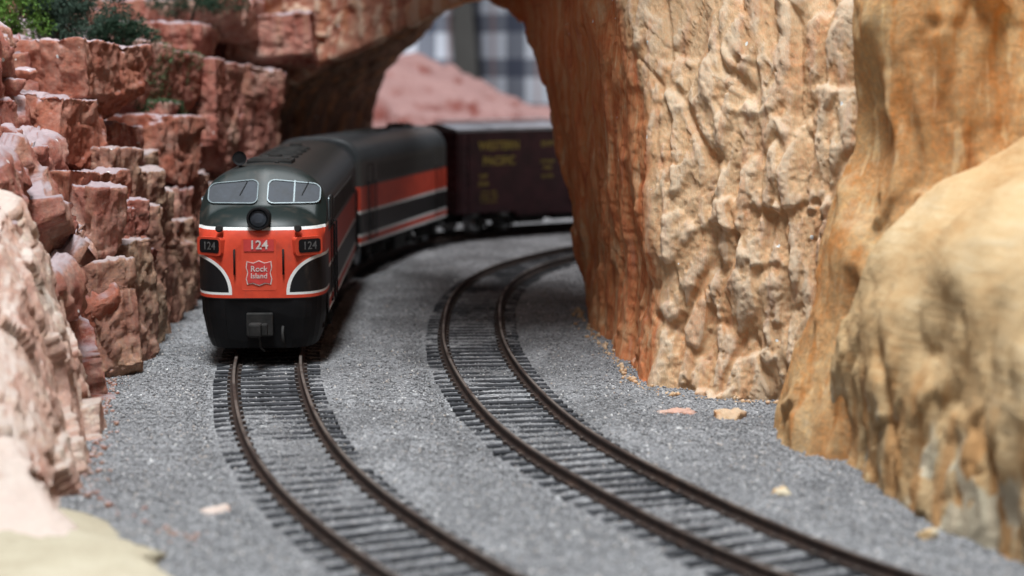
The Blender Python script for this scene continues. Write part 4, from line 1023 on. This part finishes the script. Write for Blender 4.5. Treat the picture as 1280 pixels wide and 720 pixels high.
# green flock on the rock shelf, scattered over the real surface of the blocks
r = np.random.default_rng(9); P_ = []
for ob_ in [q for q in cliff.children if q.get('mossy')]:
    me = ob_.data; co = np.zeros(len(me.vertices)*3); me.vertices.foreach_get('co', co); no = np.zeros(len(me.vertices)*3); me.vertices.foreach_get('normal', no)
    co = co.reshape(-1,3)/S; no = no.reshape(-1,3)
    ok = ((no[:,1] < 0.2) | (no[:,2] > 0.3)) & (fbm(co/11, 3, 900) > -0.02-0.35*(no[:,2] > 0.5))
    co = co[ok]; no = no[ok]
    if len(co):
        i_ = r.integers(0, len(co), 5200); P_.append(co[i_]+no[i_]*0.15+0.45*r.normal(size=(5200,3))*(1-0.6*np.abs(no[i_])))
P_ = np.concatenate(P_); n = len(P_)
V = np.stack([P_+0.28*r.normal(size=(n,3)), P_+0.28*r.normal(size=(n,3)), P_+np.array([0,-.15,0.4])+0.28*r.normal(size=(n,3))], 1)
M_MOSS = plain('green flock', (0.10,0.15,0.075), 0.9, 0, 0.5, 3.0, 0.1)
tag(mesh_np('moss', V.reshape(-1,3), np.arange(3*n).reshape(-1,3), M_MOSS), 'green mossy flock on the red rock shelf under the bushes', 'moss', kind='stuff')
# ------------------------------------------------------------------ loose stones by the track
def stone(name, label, px, py, size, k, mat, rz=0.3):
    c = floor_pt(px, py, size[2]*0.35)
    b = block(name, c, size, rz, 800+k, mat, None, res=max(0.35, size[2]/7), cuts=26, cut_amt=0.62, amp=(0.0,0.35,0.25,0.3), mid=3.0, small=1.4)
    tag(b, label, 'stone', 'stones lying on the ballast')
M_PINK = rock_mat('pink stone', [(0.5,0.25,0.18),(0.58,0.33,0.25),(0.66,0.45,0.36)], (0.7,0.55,0.48), 0.4)
M_OCH = rock_mat('yellow stone', [(0.5,0.30,0.10),(0.60,0.40,0.17),(0.66,0.5,0.28)], (0.7,0.58,0.38), 0.4)
stone('stone', 'flat pink stone chip lying beside the foot of the pillar', 853, 518, (12,7,2.2), 1, M_PINK, -0.25)
stone('stone', 'tan rock lump at the right of the pillar foot', 908, 522, (9,7,4), 2, M_TAN, 0.2)
stone('stone', 'small pale stone on the ballast below the ochre bank', 975, 618, (6,5,2.2), 3, M_BANK, 0.5)
stone('stone', 'brown lump at the foot of the ochre bank near the right track end', 1158, 672, (6,4,3.5), 4, M_BANK, 0.1)
stone('stone', 'yellowish white crumb on the ballast left of the near rails', 268, 640, (5,4,2.2), 5, M_PALE, 0.1)
stone('stone', 'pink pebble on the ballast below the left cliff', 170, 497, (6,4,1.6), 6, M_PINK, 0.1)

# crumbs of plaster and rock gathered along the feet of the rocks
def crumbs(name, label, line, n, spread, mat, k, rmin=0.22, rmax=1.1):
    r = np.random.default_rng(k); C0 = catmull(line, 400); b = C0[r.integers(0, 400, n)]
    pos = b+r.normal(size=(n,2))*spread*np.abs(r.normal(size=(n,1))); rad = rmin+(rmax-rmin)*r.random(n)**5
    J = 0.5+0.9*r.random((n,6,1)); Q, _ = np.linalg.qr(r.normal(size=(n,3,3)))
    V = np.einsum('kj,nij->nki', oct_v, Q)*J*rad[:,None,None]+np.stack([pos[:,0], pos[:,1], ground_z(pos[:,0], pos[:,1])+rad*0.4], 1)[:,None,:]
    o = mesh_np(name, V.reshape(-1,3), (oct_f[None]+6*np.arange(n)[:,None,None]).reshape(-1,3), mat)
    tag(o, label, 'rubble', kind='stuff')
crumbs('pillar_rubble', 'tan rock crumbs scattered along the foot of the pillar', [(22,585),(24,540),(28,490),(33,440),(46,428),(62,420),(72,412)], 380, 1.0, M_TAN, 31)
crumbs('cliff_rubble', 'red and pale crumbs scattered along the foot of the left cliff', [(-52,292),(-80,330),(-92,385),(-100,430),(-107,480),(-111,540),(-113,600),(-114,660)], 1000, 1.6, M_PNK, 33)

# ------------------------------------------------------------------ onlooker behind the layout
def plaid():
    n = N('plaid shirt cloth'); o = n.sep(n.pos(obj=True))
    def st(v, per, a, b): 
        t = n.math('FRACT', n.math('DIVIDE', n.math('ADD', v, 5000.0), per)); return n.math('MULTIPLY', n.math('GREATER_THAN', t, a), n.math('LESS_THAN', t, b))
    c = n.mix(n.math('MULTIPLY', st(o[0],46,0.0,0.42),0.72), (0.52,0.54,0.60), (0.02,0.025,0.05))
    c = n.mix(n.math('MULTIPLY', st(o[2],46,0.0,0.42),0.72), c, (0.02,0.025,0.05))
    c = n.mix(n.math('MULTIPLY', st(o[0],46,0.66,0.74),0.5), c, (0.35,0.18,0.15))
    return n.done(c, 0.9, 0, 0.2)
def skin_obj(name, joints, edges, mat, parent, sub=2):
    me = bpy.data.meshes.new(name); me.from_pydata([Vector(j[0])*S for j in joints], edges, []); me.update()
    o = bpy.data.objects.new(name, me); C.objects.link(o)
    if parent: o.parent = parent
    m = o.modifiers.new('skin', 'SKIN'); m.use_smooth_shade = True
    for sv, j in zip(me.skin_vertices[0].data, joints): sv.radius = (j[1][0]*S, j[1][1]*S); sv.use_root = False
    me.skin_vertices[0].data[0].use_root = True
    s = o.modifiers.new('sub', 'SUBSURF'); s.levels = sub; s.render_levels = sub
    me.materials.append(mat); return o
M_SKIN = plain('skin', (0.50,0.30,0.22), 0.6); M_KHAKI = plain('khaki cloth', (0.22,0.17,0.11), 0.9); M_HAIR = plain('dark hair', (0.04,0.03,0.025), 0.7)
person = empty('person', (118, 1900, -1050)); tag(person, 'person in a dark and white plaid shirt standing beyond the arch', 'person')
# local z = 0 at the feet; waist near 1000
skin_obj('body', [((0,0,960),(150,100)),((0,5,1120),(150,105)),((0,5,1280),(170,110)),((0,10,1400),(150,85)),((0,10,1470),(60,58)),((0,-4,1560),(72,90)),((0,-6,1650),(78,98)),((0,0,1710),(55,65)),
  ((-190,10,1390),(62,62)),((-240,0,1180),(50,52)),((-205,-110,1010),(40,40)),((-190,-150,985),(26,38)),((190,10,1390),(62,62)),((240,0,1160),(50,52)),((235,-60,930),(38,38)),((235,-80,850),(28,40)),
  ((-95,0,860),(92,96)),((-100,-5,480),(62,66)),((-105,15,90),(42,46)),((-110,-110,35),(42,34)),((95,0,860),(92,96)),((100,-5,480),(62,66)),((105,15,90),(42,46)),((110,-110,35),(42,34))],
  [(0,1),(1,2),(2,3),(3,4),(4,5),(5,6),(6,7),(3,8),(8,9),(9,10),(10,11),(3,12),(12,13),(13,14),(14,15),(0,16),(16,17),(17,18),(18,19),(0,20),(20,21),(21,22),(22,23)], M_SKIN, person)
skin_obj('shirt', [((0,0,985),(166,116)),((0,5,1120),(166,120)),((0,5,1280),(184,124)),((0,10,1400),(164,98)),((0,10,1440),(80,72)),((-196,10,1394),(74,74)),((-246,0,1180),(62,64)),((-212,-100,1020),(52,54)),((196,10,1394),(74,74)),((246,0,1160),(62,64)),((242,-30,1050),(54,56))],
  [(0,1),(1,2),(2,3),(3,4),(3,5),(5,6),(6,7),(3,8),(8,9),(9,10)], plaid(), person)
skin_obj('trousers', [((0,0,890),(150,108)),((-95,0,850),(100,104)),((-100,-5,480),(74,78)),((-105,15,110),(62,64)),((95,0,850),(100,104)),((100,-5,480),(74,78)),((105,15,110),(62,64))],
  [(0,1),(1,2),(2,3),(0,4),(4,5),(5,6)], M_KHAKI, person)
skin_obj('hair', [((0,30,1600),(70,80)),((0,20,1690),(76,88)),((0,-20,1735),(50,60))], [(0,1),(1,2)], M_HAIR, person)
hand = []
for sg, hx_, hy_, hz_ in ((-1,-186,-165,980),(1,235,-84,830)):
    for f in range(4):
        skin_obj('finger', [((hx_+(f-1.5)*17,hy_-20,hz_),(9,9)),((hx_+(f-1.5)*17,hy_-58,hz_-8),(8.5,8.5)),((hx_+(f-1.5)*17,hy_-80,hz_-28),(7,7))], [(0,1),(1,2)], M_SKIN, person, 1)
    skin_obj('thumb', [((hx_-sg*28,hy_+6,hz_),(10,10)),((hx_-sg*46,hy_-24,hz_-4),(9,9)),((hx_-sg*48,hy_-46,hz_-10),(8,8))], [(0,1),(1,2)], M_SKIN, person, 1)
M_WALL = plain('dim room wall', (0.16,0.15,0.14), 0.9, 0, 0.2, 200)
bm = bmesh.new(); add_box(bm, -2500, 2500, 3000, 3040, -1050, 1800); tag(bm_obj('back_wall', bm, M_WALL), kind='structure')
bm = bmesh.new(); add_box(bm, -2500, 2500, 1500, 2998, -1090, -1053); tag(bm_obj('floor', bm, M_WALL), kind='structure')
